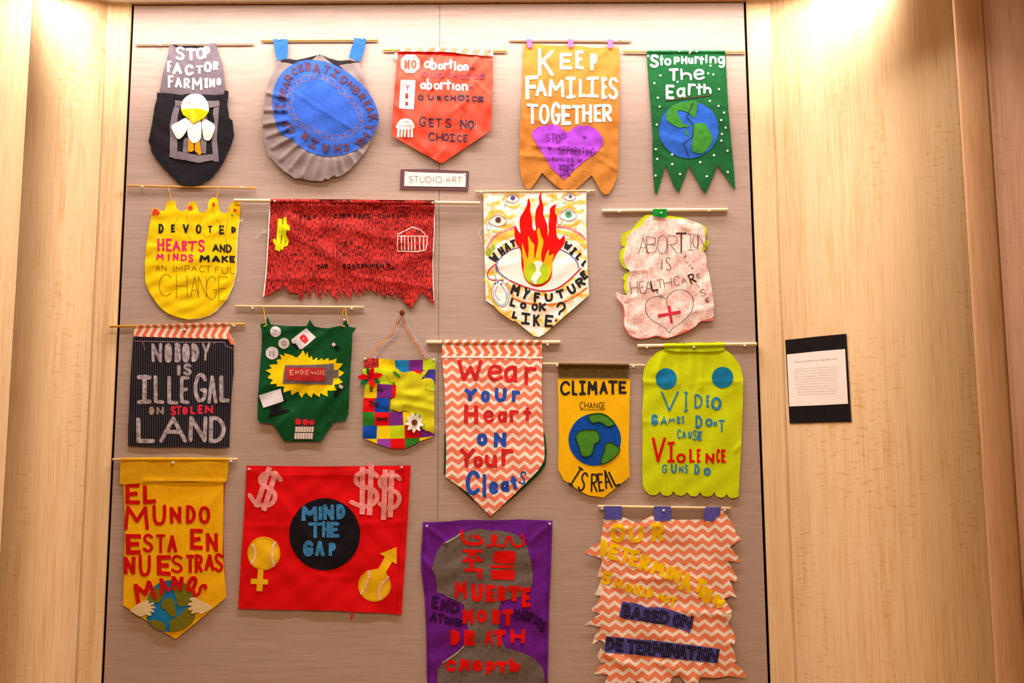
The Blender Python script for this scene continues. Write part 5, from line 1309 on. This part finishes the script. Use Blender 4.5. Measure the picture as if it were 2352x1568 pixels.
# ================ 16 lime ghost banner
B = Banner('banner', 'lime green ghost-shaped banner with two round blue eyes about video games', 'banner', (1450, 770, 4.02), base=0.011, wr=0.0016, wl=70, aniso=.6,
           creases=[(430, 150, 430, 450, .003, 7), (555, 160, 555, 450, .003, 7), (650, 160, 640, 480, .003, 6), (300, 180, 230, 350, .003, 7), (850, 160, 950, 420, .003, 8), (108, 430, 330, 440, .003, 5), (620, 425, 1030, 430, .0015, 5), (100, 800, 330, 790, .0015, 5), (960, 1060, 1020, 1000, .003, 5), (610, 1150, 610, 1450, .002, 9), (480, 500, 480, 1400, .0012, 12)],
           sleeve=None, seed=16)
B.rod(55, 98, 1158, 80, 17, M_RODW)
LG = felt('acid lime cloth', 'CAD60C', .05, bump=.25)
B.sheet('ghost_cloth', [(300, 128), (230, 160), (160, 230), (117, 310), (105, 400), (115, 470), (112, 550), (100, 700), (105, 1000), (100, 1250), (105, 1370), (125, 1430), (170, 1472), (220, 1475), (245, 1462), (265, 1440), (290, 1474), (340, 1482), (368, 1468), (388, 1438), (415, 1472), (465, 1480), (495, 1468), (515, 1446), (545, 1480), (590, 1488), (615, 1475), (632, 1448), (665, 1484), (715, 1489), (745, 1476), (765, 1445), (790, 1488), (835, 1498), (862, 1488), (878, 1464), (910, 1500), (960, 1502), (990, 1482), (1000, 1300), (1012, 1100), (1020, 900), (1032, 600), (1034, 400), (1003, 270), (925, 172), (862, 130), (580, 120)], LG, grid=4.5)
B.sleeve = (B.T([(300, 95)])[0], B.T([(865, 86)])[0], 17 / 4.02)
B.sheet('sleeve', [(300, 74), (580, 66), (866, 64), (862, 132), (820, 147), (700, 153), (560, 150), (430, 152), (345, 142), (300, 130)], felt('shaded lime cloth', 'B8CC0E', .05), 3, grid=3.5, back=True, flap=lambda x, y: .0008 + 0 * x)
B.sleeve = None
CY = felt('teal blue felt', '1678A8', .18, coarse=30)
B.disc('ghost_eye', 323, 400, 97, CY, 1, ry=98, n=20, wob=.01); B.disc('ghost_eye', 843, 388, 99, CY, 1, ry=98, n=20, wob=.01)
CYP = patchy('cyan blue felt', '1470A8', '3A9AC8', 90, .4, .75)
RD2 = felt('bright red felt', 'D8140C', .08)
B.text('VIDEO', 16, CYP, '276 510 442 708;487 520 524 702 15;583 540 657 674;692 550 722 662 17;736 567 834 690 25')
B.text('GAMES', 10, CYP, '182 727 247 830 24;270 750 330 827 11;345 760 402 808 9;420 750 457 812 13;466 743 490 812')
B.text('DONT', 19, CYP, '592 736 656 858;684 764 750 842;758 790 792 838 11;806 776 864 886 15')
B.text('CAUSE', 13, CYP, '423 866 460 952 11;468 884 507 947;525 886 560 950;568 873 608 967 11;612 883 654 970 20')
B.text('VIOLENCE', 22, RD2, '188 933 320 1165 25;333 983 402 1172 24;416 1088 504 1177;535 1050 587 1172;605 1046 642 1172 19;685 1088 767 1178;785 1048 822 1174 15;830 1053 872 1174')
B.text('GUNS DO', 11, CYP, '282 1188 332 1267;366 1183 420 1270 16;440 1208 482 1266;493 1190 524 1273;583 1186 632 1284 17;668 1220 735 1294 22')
B.done(); pin(B, 140, 118, 'under the left end of the rod of lime ghost banner'); pin(B, 1040, 102, 'under the right end of the rod of lime ghost banner'); pin(B, 570, 118, 'in the sleeve of the lime ghost banner', off=.019)

# ================ 17 yellow banner El mundo
B = Banner('banner', 'yellow pennant with two hands holding a globe, reading EL MUNDO', 'banner', (240, 1030, 3.484), base=0.011, wr=0.0010, wl=70, sleeve=(128, 86, 990, 86, 11), seed=17, creases=[(320, 255, 960, 262, .003, 4), (940, 300, 820, 480, .002, 8)])
B.rod(65, 87, 1066, 85, 10, M_ROD)
B.sheet('red_backing', [(900, 280), (962, 280), (955, 450), (950, 700), (955, 900), (968, 1040), (900, 1040)], felt('crimson backing', 'C01030', .08), 0, extra=-.002)
YG = felt('school bus yellow felt', 'F6B60A', .07)
B.sheet('pennant_cloth', [(152, 270), (952, 268), (950, 600), (944, 850), (960, 1000), (973, 1160), (970, 1192), (770, 1360), (570, 1524), (400, 1420), (150, 1252), (152, 1100), (156, 1000), (165, 600)], YG, grid=5)
B.sheet('top_band', [(130, 74), (500, 70), (990, 74), (990, 180), (980, 255), (955, 275), (700, 262), (400, 268), (140, 288), (122, 278), (125, 180)], felt('deep gold felt', 'E0A40C', .08), 2, grid=4, back=True)
RL = felt('tomato red felt', 'CC1008', .07)
B.text('EL', 33, RL, '168 278 282 447;306 290 412 441')
B.text('MUNDO', 27, RL, '160 460 360 652 29;383 446 494 614;523 462 614 600 28;652 453 730 600;753 458 847 602')
B.text('ESTA EN', 27, RL, '170 678 292 847 36;306 680 392 830 23;413 688 487 832 22;503 690 580 830 27;683 643 787 810 33;810 678 907 822 28')
B.text('NUESTRAS', 28, RL, '152 860 247 1002 32;273 848 372 1022 26;418 852 530 1017 36;533 850 630 994 21;653 848 720 997 26;722 846 788 992 26;800 846 882 980 26;878 836 952 987 23')
taper(B, 'globe', [(520, 1052), (620, 1066), (695, 1120), (722, 1200), (724, 1330), (712, 1375), (640, 1440), (520, 1466), (420, 1442), (345, 1385), (338, 1280), (345, 1190), (410, 1092)], felt('ocean blue felt', '1C78B4', .18, coarse=30), 1)
OL = felt('olive green felt', '76701A', .16)
for p in ([(348, 1190), (395, 1130), (450, 1108), (478, 1130), (470, 1190), (440, 1225), (400, 1232), (350, 1212)], [(560, 1105), (640, 1078), (702, 1140), (710, 1210), (650, 1258), (595, 1255), (575, 1210)],
          [(453, 1242), (500, 1195), (548, 1208), (568, 1270), (574, 1322), (540, 1345), (500, 1310), (490, 1290), (462, 1275)], [(520, 1382), (600, 1330), (650, 1278), (700, 1275), (718, 1362), (640, 1440), (540, 1468), (516, 1455), (525, 1420)],
          [(348, 1382), (430, 1376), (478, 1405), (486, 1452), (420, 1442)]):
    taper(B, 'continent', p, OL, 2)
HA = felt('cream felt', 'E8CC98', .05)
taper(B, 'hand', [(206, 1295), (235, 1265), (262, 1245), (300, 1225), (335, 1214), (358, 1218), (350, 1236), (385, 1230), (394, 1244), (362, 1256), (398, 1262), (402, 1276), (366, 1280), (394, 1292), (390, 1308), (354, 1302), (376, 1322), (364, 1338), (330, 1326), (305, 1338), (275, 1340), (240, 1318)], HA, 4, grid=4)
taper(B, 'hand', [(860, 1270), (805, 1232), (765, 1212), (730, 1193), (694, 1190), (680, 1206), (706, 1224), (672, 1236), (672, 1254), (704, 1258), (670, 1276), (680, 1294), (710, 1288), (692, 1308), (705, 1320), (740, 1308), (770, 1322), (810, 1305)], HA, 4, grid=4)
B.text('MANOS', 29, RL, '322 1145 176 162 -17 c 32;470 1098 84 128 -18 c 26;580 1076 96 116 4 c 32;698 1082 78 134 22 c;762 1132 58 138 52 c 23', 3)
B.done(); pin(B, 558, 115, 'in the gold top band of the yellow globe pennant', off=.0165); pin(B, 1020, 105, 'under the right end of the rod of yellow globe pennant')

# ================ 18 red MIND THE GAP
B = Banner('banner', 'square red banner with a black disc reading MIND THE GAP', 'banner', (530, 1050, 4.1256), base=0.009, wr=0.0018, wl=90, seed=18,
           creases=[(150, 140, 1650, 190, .0022, 5), (300, 190, 1600, 120, .002, 6), (120, 650, 560, 655, .002, 5), (1230, 640, 1680, 610, .002, 5), (450, 360, 620, 580, .002, 7), (850, 1130, 1200, 1135, .002, 5)])
RC = felt('scarlet cotton', 'DC060C', .04, bump=.2)
B.sheet('banner_cloth', [(148, 78), (500, 82), (800, 86), (1000, 85), (1400, 80), (1706, 76), (1692, 300), (1672, 650), (1650, 1000), (1632, 1250), (1618, 1489), (1400, 1472), (1150, 1464), (1000, 1452), (600, 1446), (300, 1440), (70, 1434), (90, 1100), (105, 850), (120, 650), (140, 300)], RC, grid=5.5)
B.stroke('hem_stitch', [[(1642, 90), (1625, 500), (1600, 900), (1572, 1472)], [(150, 128), (900, 135), (1640, 130)]], 3, plain('dark red thread', '8A0408', .8), 1, thin=True)
B.disc('black_disc', 890, 728, 335, BLACK, 1, ry=340, n=36, wob=.003)
MB_ = patchy('mottled blue felt', '1F72B0', '3E8CC8', 80, .4, .65)
B.text('MIND', 36, MB_, '670 460 824 604 38;830 463 870 594;876 446 980 594 34;1000 443 1085 588 36', 2)
B.text('THE', 32, MB_, '733 613 864 764;866 606 938 762 30;943 613 1028 762 34', 2)
B.text('GAP', 34, MB_, '683 788 784 938 38;795 788 892 938 36;928 806 994 934 32', 2)
PKF = patchy('pink felt strips', 'E08082', 'F0A09A', 60)
for S, bars, w in ((([(470, 212), (435, 168), (360, 150), (295, 170), (280, 225), (320, 270), (375, 300), (415, 345), (415, 400), (370, 450), (300, 455), (235, 435), (180, 360)]), [[(368, 92), (240, 472)], [(428, 130), (312, 505)]], 42),
                   (([(1385, 180), (1340, 140), (1250, 140), (1190, 180), (1195, 245), (1260, 280), (1340, 300), (1385, 350), (1375, 410), (1320, 455), (1240, 462), (1145, 425)]), [[(1248, 90), (1245, 540)], [(1332, 55), (1315, 548)]], 44),
                   (([(1600, 205), (1555, 168), (1470, 172), (1415, 215), (1425, 275), (1500, 305), (1575, 335), (1598, 400), (1560, 465), (1490, 485), (1410, 440)]), [[(1465, 115), (1447, 592)], [(1528, 120), (1510, 568)]], 42)):
    dc = B.stroke('dollar_curve', [S], w, PKF, 1, smooth=True, jag=.02)
    for b in bars:
        (x0, y0), (x1, y1) = b; L = math.hypot(x1 - x0, y1 - y0); nx, ny = (y1 - y0) / L * 25, -(x1 - x0) / L * 25
        B.sheet('dollar_bar', [(x0 - nx, y0 - ny), (x0 + nx, y0 + ny), (x1 + nx, y1 + ny), (x1 - nx, y1 - ny)], PKF, 2)
GO = felt('tennis gold felt', 'F0BC14', .06)
fs = B.disc('female_sign', 313, 910, 155, GO, 1, ry=158, n=24, wob=.006)
B.sheet('sign_stem', [(258, 1055), (310, 1050), (300, 1268), (243, 1266)], GO, 1, extra=.0003); B.sheet('sign_crossbar', [(192, 1147), (355, 1158), (350, 1205), (188, 1199)], GO, 1, extra=.0006)
SE = patchy('white pink seam', 'E8B0A0', 'F6E0D4', 90)
B.stroke('ball_seam', [[(205, 832), (228, 885), (226, 950), (195, 1005)]], 18, SE, 2, smooth=True, thin=False); B.stroke('ball_seam', [[(425, 805), (396, 860), (390, 950), (405, 1030)]], 18, SE, 2, smooth=True, thin=False)
B.disc('male_sign', 1362, 1215, 154, GO, 1, ry=152, n=24, wob=.006)
B.sheet('sign_shaft', [(1280, 1075), (1400, 1055), (1462, 940), (1532, 985), (1470, 1090), (1500, 1150), (1300, 1150)], GO, 1, extra=.0003); B.sheet('sign_arrow', [(1410, 913), (1570, 850), (1573, 1012), (1528, 988), (1460, 938)], GO, 1, extra=.0006)
B.stroke('ball_seam', [[(1312, 1080), (1302, 1150), (1272, 1230), (1235, 1290)]], 18, SE, 2, smooth=True, thin=False); B.stroke('ball_seam', [[(1493, 1135), (1432, 1200), (1405, 1270), (1410, 1345)]], 18, SE, 2, smooth=True, thin=False)
GOS = plain('gold pen', 'B87A08', .8)
B.stroke('ball_stitch', [[(313 + 146 * math.cos(a), 910 + 148 * math.sin(a)) for a in np.linspace(0, 6.28, 40)]], 3, GOS, 1.6, thin=True); B.stroke('ball_stitch', [[(1362 + 144 * math.cos(a), 1215 + 142 * math.sin(a)) for a in np.linspace(-.8, 4.1, 34)]], 3, GOS, 1.6, thin=True)
B.cord('loose_thread', [(1145, 1462), (1152, 1495), (1142, 1515), (1150, 1535)], 6, RC, .008)
B.done(); pin(B, 180, 115, 'in the left corner of the square red banner', off=.010); pin(B, 1623, 97, 'in the right corner of the square red banner', off=.010)

# ================ 19 purple banner with grey head
B = Banner('banner', 'tall purple banner with a grey head silhouette and red felt words MUERTE MORT DEATH', 'banner', (950, 1170, 3.938), base=0.008, wr=0.0018, wl=80, seed=19,
           creases=[(130, 160, 300, 300, .004, 5), (1225, 140, 1060, 290, .004, 6), (90, 180, 130, 400, .003, 5), (90, 440, 170, 560, .004, 6), (120, 460, 105, 700, .002, 5)])
PU = felt('violet felt', '6A1C8E', .16)
B.sheet('banner_cloth', [(83, 113), (200, 112), (320, 106), (450, 92), (560, 93), (700, 98), (960, 88), (1110, 94), (1257, 100), (1250, 300), (1240, 600), (1232, 750), (1225, 900), (1220, 1200), (1212, 1568), (1200, 1800), (130, 1800), (120, 1500), (115, 1150), (100, 800), (80, 640), (68, 540), (66, 400), (78, 250)], PU, grid=5.5)
B.stroke('edge_stitch', [[(105, 150), (300, 130), (700, 118), (1225, 125), (1210, 700), (1190, 1200), (1185, 1560)], [(108, 180), (90, 420), (128, 800), (140, 1560)]], 3.5, plain('dark violet thread', '3E0A5A', .8), 1, thin=True)
HG = felt('heather grey felt', '6E605A', .22, fine=550)
B.sheet('head_silhouette', [(270, 305), (330, 262), (400, 222), (440, 205), (520, 186), (560, 175), (600, 173), (650, 180), (700, 194), (760, 184), (810, 195), (870, 205), (940, 232), (1000, 290), (1035, 350), (1045, 410), (1060, 460), (1068, 520), (1080, 575), (1076, 640), (1065, 700), (1040, 740), (1000, 770), (930, 800), (790, 822), (782, 870), (770, 900), (778, 960), (770, 1050), (780, 1110), (800, 1180), (820, 1230), (840, 1252), (950, 1280), (1040, 1320), (1100, 1355), (1160, 1420), (1185, 1500), (1193, 1568), (1193, 1795), (225, 1795), (215, 1560), (214, 1450), (262, 1380), (330, 1325), (385, 1290), (440, 1240), (470, 1200), (495, 1130), (490, 1060), (480, 1000), (465, 930), (458, 870), (430, 840), (380, 822), (300, 790), (268, 762), (225, 755), (208, 745), (214, 700), (200, 640), (195, 600), (168, 540), (180, 480), (192, 450), (205, 400), (220, 365), (245, 330)], HG, 1, jag=.3, grid=5)
B.stroke('curled_edge', [[(272, 305), (330, 280), (385, 250), (425, 212)], [(262, 1384), (330, 1342), (400, 1290), (455, 1235)]], 10, patchy('pale grey fleece', 'A8978C', 'D0C0B0'), 2, smooth=True, thin=False)
RF = felt('word red felt', 'DE0D08', .08)
B.stroke('arabic_letter', [[(438, 195), (440, 250), (470, 295), (540, 310), (612, 300), (600, 262), (565, 248)]], 30, RF, 2, smooth=True)
for x, y in ((515, 243), (562, 237)): B.disc('letter_dot', x, y, 15, RF, 2, n=9)
B.stroke('arabic_letter', [[(664, 330), (715, 318), (740, 290), (745, 240), (715, 240), (712, 285), (745, 318), (812, 330), (835, 290), (848, 250), (872, 252), (892, 305), (925, 330), (975, 325), (1000, 295), (985, 225)]], 22, RF, 2, smooth=True)
B.disc('arabic_blob', 728, 262, 27, RF, 2, ry=38, n=10, extra=.0003)
for p in ([(450, 373), (610, 377)], [(448, 462), (612, 458)], [(465, 547), (612, 545)]): B.stroke('hangul_bar', [p], 27, RF, 2)
B.stroke('hangul_stroke', [[(530, 385), (505, 415), (478, 448)], [(530, 388), (560, 420), (598, 448)]], 24, RF, 2, thin=False)
B.stroke('hangul_stroke', [[(523, 470), (524, 540)]], 34, RF, 2); B.stroke('hangul_stroke', [[(596, 545), (600, 612)]], 34, RF, 2)
B.sheet('hangul_block', catmull([(735, 385), (780, 375), (900, 376), (920, 400), (920, 460), (890, 486), (750, 482), (716, 445)], True, 3), RF, 2)
B.sheet('hangul_block', [(692, 500), (908, 500), (906, 535), (692, 524)], RF, 2); B.sheet('hangul_block', [(696, 546), (916, 548), (912, 636), (704, 630)], RF, 2)
B.text('MUERTE', 38, RF, '370 650 482 804 30;518 666 628 832 42;650 683 738 838 40;756 688 837 830 38;850 692 970 830 44;977 700 1058 884 40', 2, jag=.03)
B.text('MORT', 36, RF, '442 898 545 1034 34;570 905 664 1022 33;710 902 787 1038 36;804 903 902 1046 42', 2, jag=.03)
B.text('DEATH', 34, RF, '332 1088 420 1222 42;455 1093 554 1228 42;640 1092 724 1224 22;722 1090 834 1236 42;873 1082 1007 1208 34', 2, jag=.03)
B.text('cMepTb', 34, RF, '290 1358 388 1466 32;416 1350 510 1462 34;528 1360 624 1462;652 1368 738 1495 32;795 1430 106 108 0 c 36;866 1346 966 1468 36'.replace('795 1430 106 108 0 c 36', '740 1370 852 1480 36'), 2, jag=.03)
B.square = False
PEN2 = plain('black marker', '2A0A3A', .8, .1)
B.text('END', 16, PEN2, '195 838 58 104 6 c;285 862 66 100 8 c;376 888 78 88 10 c', 1, ring=4)
B.text('ATOMIC', 12, PEN2, '182 972 58 72 10 c;244 984 56 74 8 c;300 998 44 62 5 c;350 1008 50 64 6 c;392 1016 18 60 8 c;422 1026 30 52 5 c', 1, ring=3.4)
B.text('WARFARE', 13, PEN2, '932 948 46 90 6 c;985 955 44 92 8 c;1030 965 42 86 10 c;1070 975 34 80 14 c;1108 995 40 84 16 c;1142 1025 34 82 18 c;1172 1065 30 90 20 c', 1, ring=3.4)
B.done(); pin(B, 122, 150, 'in the left corner of the purple banner', off=.010); pin(B, 1230, 130, 'in the right corner of the purple banner', off=.010)

# ================ 20 ragged chevron banner
B = Banner('banner', 'ragged orange chevron banner with yellow letters and indigo strips reading BASED ON DETERMINATION', 'banner', (1320, 1140, 3.6634), base=0.014, wr=0.0020, wl=70, seed=20,
           creases=[(260, 270, 700, 250, .003, 8), (460, 690, 760, 690, .003, 6), (850, 960, 1290, 1000, .004, 8), (1230, 900, 1290, 1050, .004, 8), (200, 1250, 420, 1420, .003, 8), (250, 1330, 560, 1450, .003, 8), (700, 1390, 870, 1480, .004, 6), (1030, 1520, 1100, 1340, .003, 8), (860, 1420, 1000, 1560, .004, 7)])
B.rod(195, 83, 1312, 100, 12, M_ROD)
IN = felt('indigo felt', '5650A0', .12)
for p in ([(250, 78), (395, 80), (396, 190), (330, 195), (250, 192)], [(668, 80), (808, 82), (810, 198), (740, 205), (668, 200)], [(1100, 86), (1232, 88), (1225, 150), (1160, 210), (1084, 200)]):
    B.sheet('hanging_tab', p, IN, 0, extra=.001, flap=lambda x, y: .001 + 0 * x, grid=4)
CR20 = chevron('chevron ragged cloth', False, col='F2743C', per=.0337, lam=.046, amp=.0165, duty=.60)
CB = felt('pale chevron back', 'F4D8C4', .05)
for p in ([(230, 560), (205, 620), (190, 672), (240, 690)], [(225, 690), (195, 770), (168, 828), (225, 834), (250, 760)], [(215, 880), (138, 948), (165, 975), (240, 940)], [(230, 1100), (170, 1165), (148, 1245), (200, 1210), (260, 1150)], [(1240, 950), (1325, 965), (1320, 1010), (1280, 1090), (1240, 1030)], [(220, 1270), (188, 1345), (225, 1400), (290, 1390)]):
    B.sheet('folded_back_tip', p, CB, 0, extra=-.002)
B.sheet('banner_cloth', [(245, 190), (290, 170), (330, 159), (380, 168), (430, 180), (480, 205), (535, 223), (570, 205), (600, 180), (650, 162), (720, 170), (780, 182), (850, 196), (1000, 193), (1090, 193), (1120, 175), (1150, 150), (1180, 120), (1215, 98), (1270, 140), (1300, 190), (1345, 265), (1362, 320), (1405, 358), (1360, 382), (1305, 425), (1340, 460), (1398, 552), (1350, 548), (1285, 540), (1330, 610), (1370, 690), (1362, 720), (1300, 700), (1330, 770), (1364, 852), (1320, 835), (1258, 860), (1290, 910), (1325, 962), (1290, 985), (1255, 980), (1292, 1060), (1330, 1130), (1358, 1200), (1340, 1248), (1308, 1232), (1340, 1300), (1367, 1380), (1340, 1398), (1400, 1450), (1447, 1502), (1430, 1526), (1300, 1510), (1180, 1525), (1060, 1518), (1020, 1600), (960, 1590), (930, 1560), (880, 1505), (830, 1512), (800, 1568), (700, 1640), (600, 1600), (530, 1550), (420, 1640), (270, 1640), (250, 1575), (280, 1500), (220, 1490), (163, 1495), (200, 1430), (270, 1392), (215, 1370), (240, 1310), (262, 1250), (240, 1218), (172, 1190), (190, 1140), (220, 1100), (150, 1080), (84, 1080), (150, 1030), (216, 985), (160, 965), (178, 910), (214, 850), (240, 770), (222, 700), (222, 600), (228, 532), (215, 515), (140, 492), (80, 470), (130, 430), (175, 402), (215, 388), (225, 330), (235, 280)], CR20, 0, grid=4.5)
YL = felt('taxi yellow felt', 'F6C600', .10)
B.text('OUR', 35, YL, '303 223 425 387;453 246 575 387;648 220 754 376 36', 1)
B.text('DETERMINATION', 34, YL, '246 430 60 144 4 c 30;332 466 98 140 14 c;425 500 84 140 14 c 32;502 520 76 140 10 c 32;590 560 92 140 14 c 34;702 606 112 122 14 c 34;782 640 40 110 22 c 30;850 660 96 128 24 c 34;935 722 108 160 12 c 36;1052 752 104 130 22 c 34;1072 800 40 110 26 c 30;1116 832 84 126 20 c 34;1210 880 92 96 38 c 34', 1)
B.text('SHOULD NOT', 24, YL, '268 685 88 112 14 c 26;366 735 76 86 8 c;452 770 64 82 4 c;522 780 62 88 8 c;586 802 46 84 12 c;635 812 52 80 10 c;728 845 54 60 18 c 18;776 868 46 60 14 c 18;828 885 62 80 14 c 22', 1)
s1 = B.sheet('indigo_strip', [(400, 883), (460, 890), (520, 898), (600, 932), (700, 930), (760, 938), (870, 975), (985, 1018), (987, 1080), (965, 1155), (935, 1125), (850, 1105), (750, 1078), (650, 1065), (560, 1048), (430, 1030), (373, 1010), (385, 940)], IN, 1)
s2 = B.sheet('indigo_strip', [(265, 1176), (480, 1195), (700, 1215), (850, 1235), (1000, 1250), (1222, 1282), (1205, 1350), (1190, 1402), (1000, 1382), (850, 1365), (650, 1345), (450, 1325), (248, 1310), (255, 1240)], IN, 1)
MK = plain('dark marker', '15121E', .8, .1)
B.text('BASED', 17, MK, '435 965 66 104 8 c;520 985 84 96 10 c;606 1002 62 96 10 c;678 1012 56 100 6 c;756 1018 76 108 10 c', 2, ring=4, parent=s1)
B.text('ON', 17, MK, '860 1045 62 92 10 c;946 1052 90 94 10 c', 2, ring=4, parent=s1)
B.text('DETERMINATION', 16, MK, '300 1242 64 100 5 c;378 1250 56 104 5 c;478 1262 74 104 6 c;546 1270 50 106 6 c;614 1282 66 104 6 c;704 1288 92 104 6 c;770 1294 24 104 6 c;830 1300 78 104 7 c;906 1310 72 104 7 c;982 1314 76 100 8 c;1048 1318 24 96 8 c;1096 1325 54 92 8 c;1166 1334 80 104 9 c', 2, ring=4, parent=s2)
B.done(); pin(B, 226, 104, 'under the left end of the rod of ragged chevron banner'); pin(B, 744, 118, 'in the middle indigo tab of the ragged chevron banner', off=.017); pin(B, 1256, 116, 'under the right end of the rod of ragged chevron banner')

# ================ 21 printed sheet on the wood
B = Banner('notice', 'white printed sheet on a black card, pinned to the right wooden wall', 'notice', (1780, 740, 6.27), base=0.003, wr=0.0003, wl=120, surf=PL_R, seed=22)
B.sheet('black_card', [(147, 255), (600, 205), (1026, 164), (1045, 500), (1100, 1433), (700, 1442), (210, 1456), (175, 800)], felt('black card', '1C1516', .2), 0)
B.sheet('white_sheet', [(171, 463), (600, 418), (1009, 384), (1030, 780), (1052, 1172), (600, 1195), (207, 1211), (190, 850)], plain('white paper', 'F8E8E2', .7), 1, th=.0015)
PR = plain('grey rose print', 'B89090', .8)
def print_line(txt, cx, cy, w, h, rot, mat, name):
    """a printed text line as real lettering lying on the sheet"""
    c = bpy.data.curves.new('line', 'FONT'); c.body = txt; c.align_x = 'CENTER'; c.align_y = 'CENTER'; c.size = 1.0; c.resolution_u = 1
    t = bpy.data.objects.new('line', c); COL.objects.link(t)
    bpy.context.view_layer.update()
    me = bpy.data.meshes.new_from_object(t.evaluated_get(bpy.context.evaluated_depsgraph_get()))
    bpy.data.objects.remove(t)
    co = np.array([tuple(v.co) for v in me.vertices]); fc = [tuple(p.vertices) for p in me.polygons]
    bpy.data.meshes.remove(me)
    ww = co[:, 0].max() - co[:, 0].min()
    a = math.radians(rot); x = co[:, 0] / ww * w; y = -co[:, 1] / 0.7 * h
    P = np.stack([cx + x * math.cos(a) - y * math.sin(a), cy + x * math.sin(a) + y * math.cos(a)], -1)
    return shell(name, B.T(P), fc, B.h, B.surf, mat, B.root, .0016 + .0002 + .0003, 0.0, False)
LN = [('Students studied the historical and political aspect of protest', 592, 655, 625), ('flags and were asked to consider an issue that they would like to', 592, 692, 635), ('speak out about. We looked at contemporary artists who make', 595, 730, 620), ('flags in their work including Dread Scott, Natasha Bowen and', 592, 768, 600),
      ('Grayson Perry. Students began their design by simply listing the', 600, 805, 625), ('top two subjects they wanted to look and thought to weigh', 592, 842, 560), ('in their piece. As the grade students, they learned how to sew as they', 600, 880, 620), ('stitched their designs together. The result is an eclectic', 598, 920, 575),
      ('collection of flags that speak out about climate change, animal', 603, 955, 600), ('change, the gender wage gap, immigration and the right to', 606, 992, 590), ('choose, but what is beautifully powerful and impactful.', 602, 1030, 545)]
LN = [('Students studied the historical and political aspect of protest', 592, 655, 625), ('flags and were asked to consider an issue that they would like to', 592, 692, 635), ('speak out about. We looked at contemporary artists who make', 595, 730, 620), ('flags in their work including protest flags, banners and more', 592, 768, 600),
      ('fabric works. Students began their design by simply listing the', 600, 805, 625), ('top two subjects they wanted to look and thought to weigh', 592, 842, 560), ('in their piece. The grade students, they learned how to sew as they', 600, 880, 620), ('stitched their designs together. The result is an eclectic', 598, 920, 575),
      ('collection of flags that speak out about climate change, animal', 603, 955, 600), ('change, the gender wage gap, immigration and the right to', 606, 992, 590), ('choose, but what is beautifully powerful and impactful.', 602, 1030, 545)]
print_line('Personal and Political Protest Flags by 8th Grade', 580, 548, 625, 22, -4.6, plain('rose print title', 'A86868', .8), 'title_line')
for i, (t_, cx, cy, w) in enumerate(LN): print_line(t_, cx, cy, w, 15, -4.4 + i * .25, PR, 'text_line')
B.done()
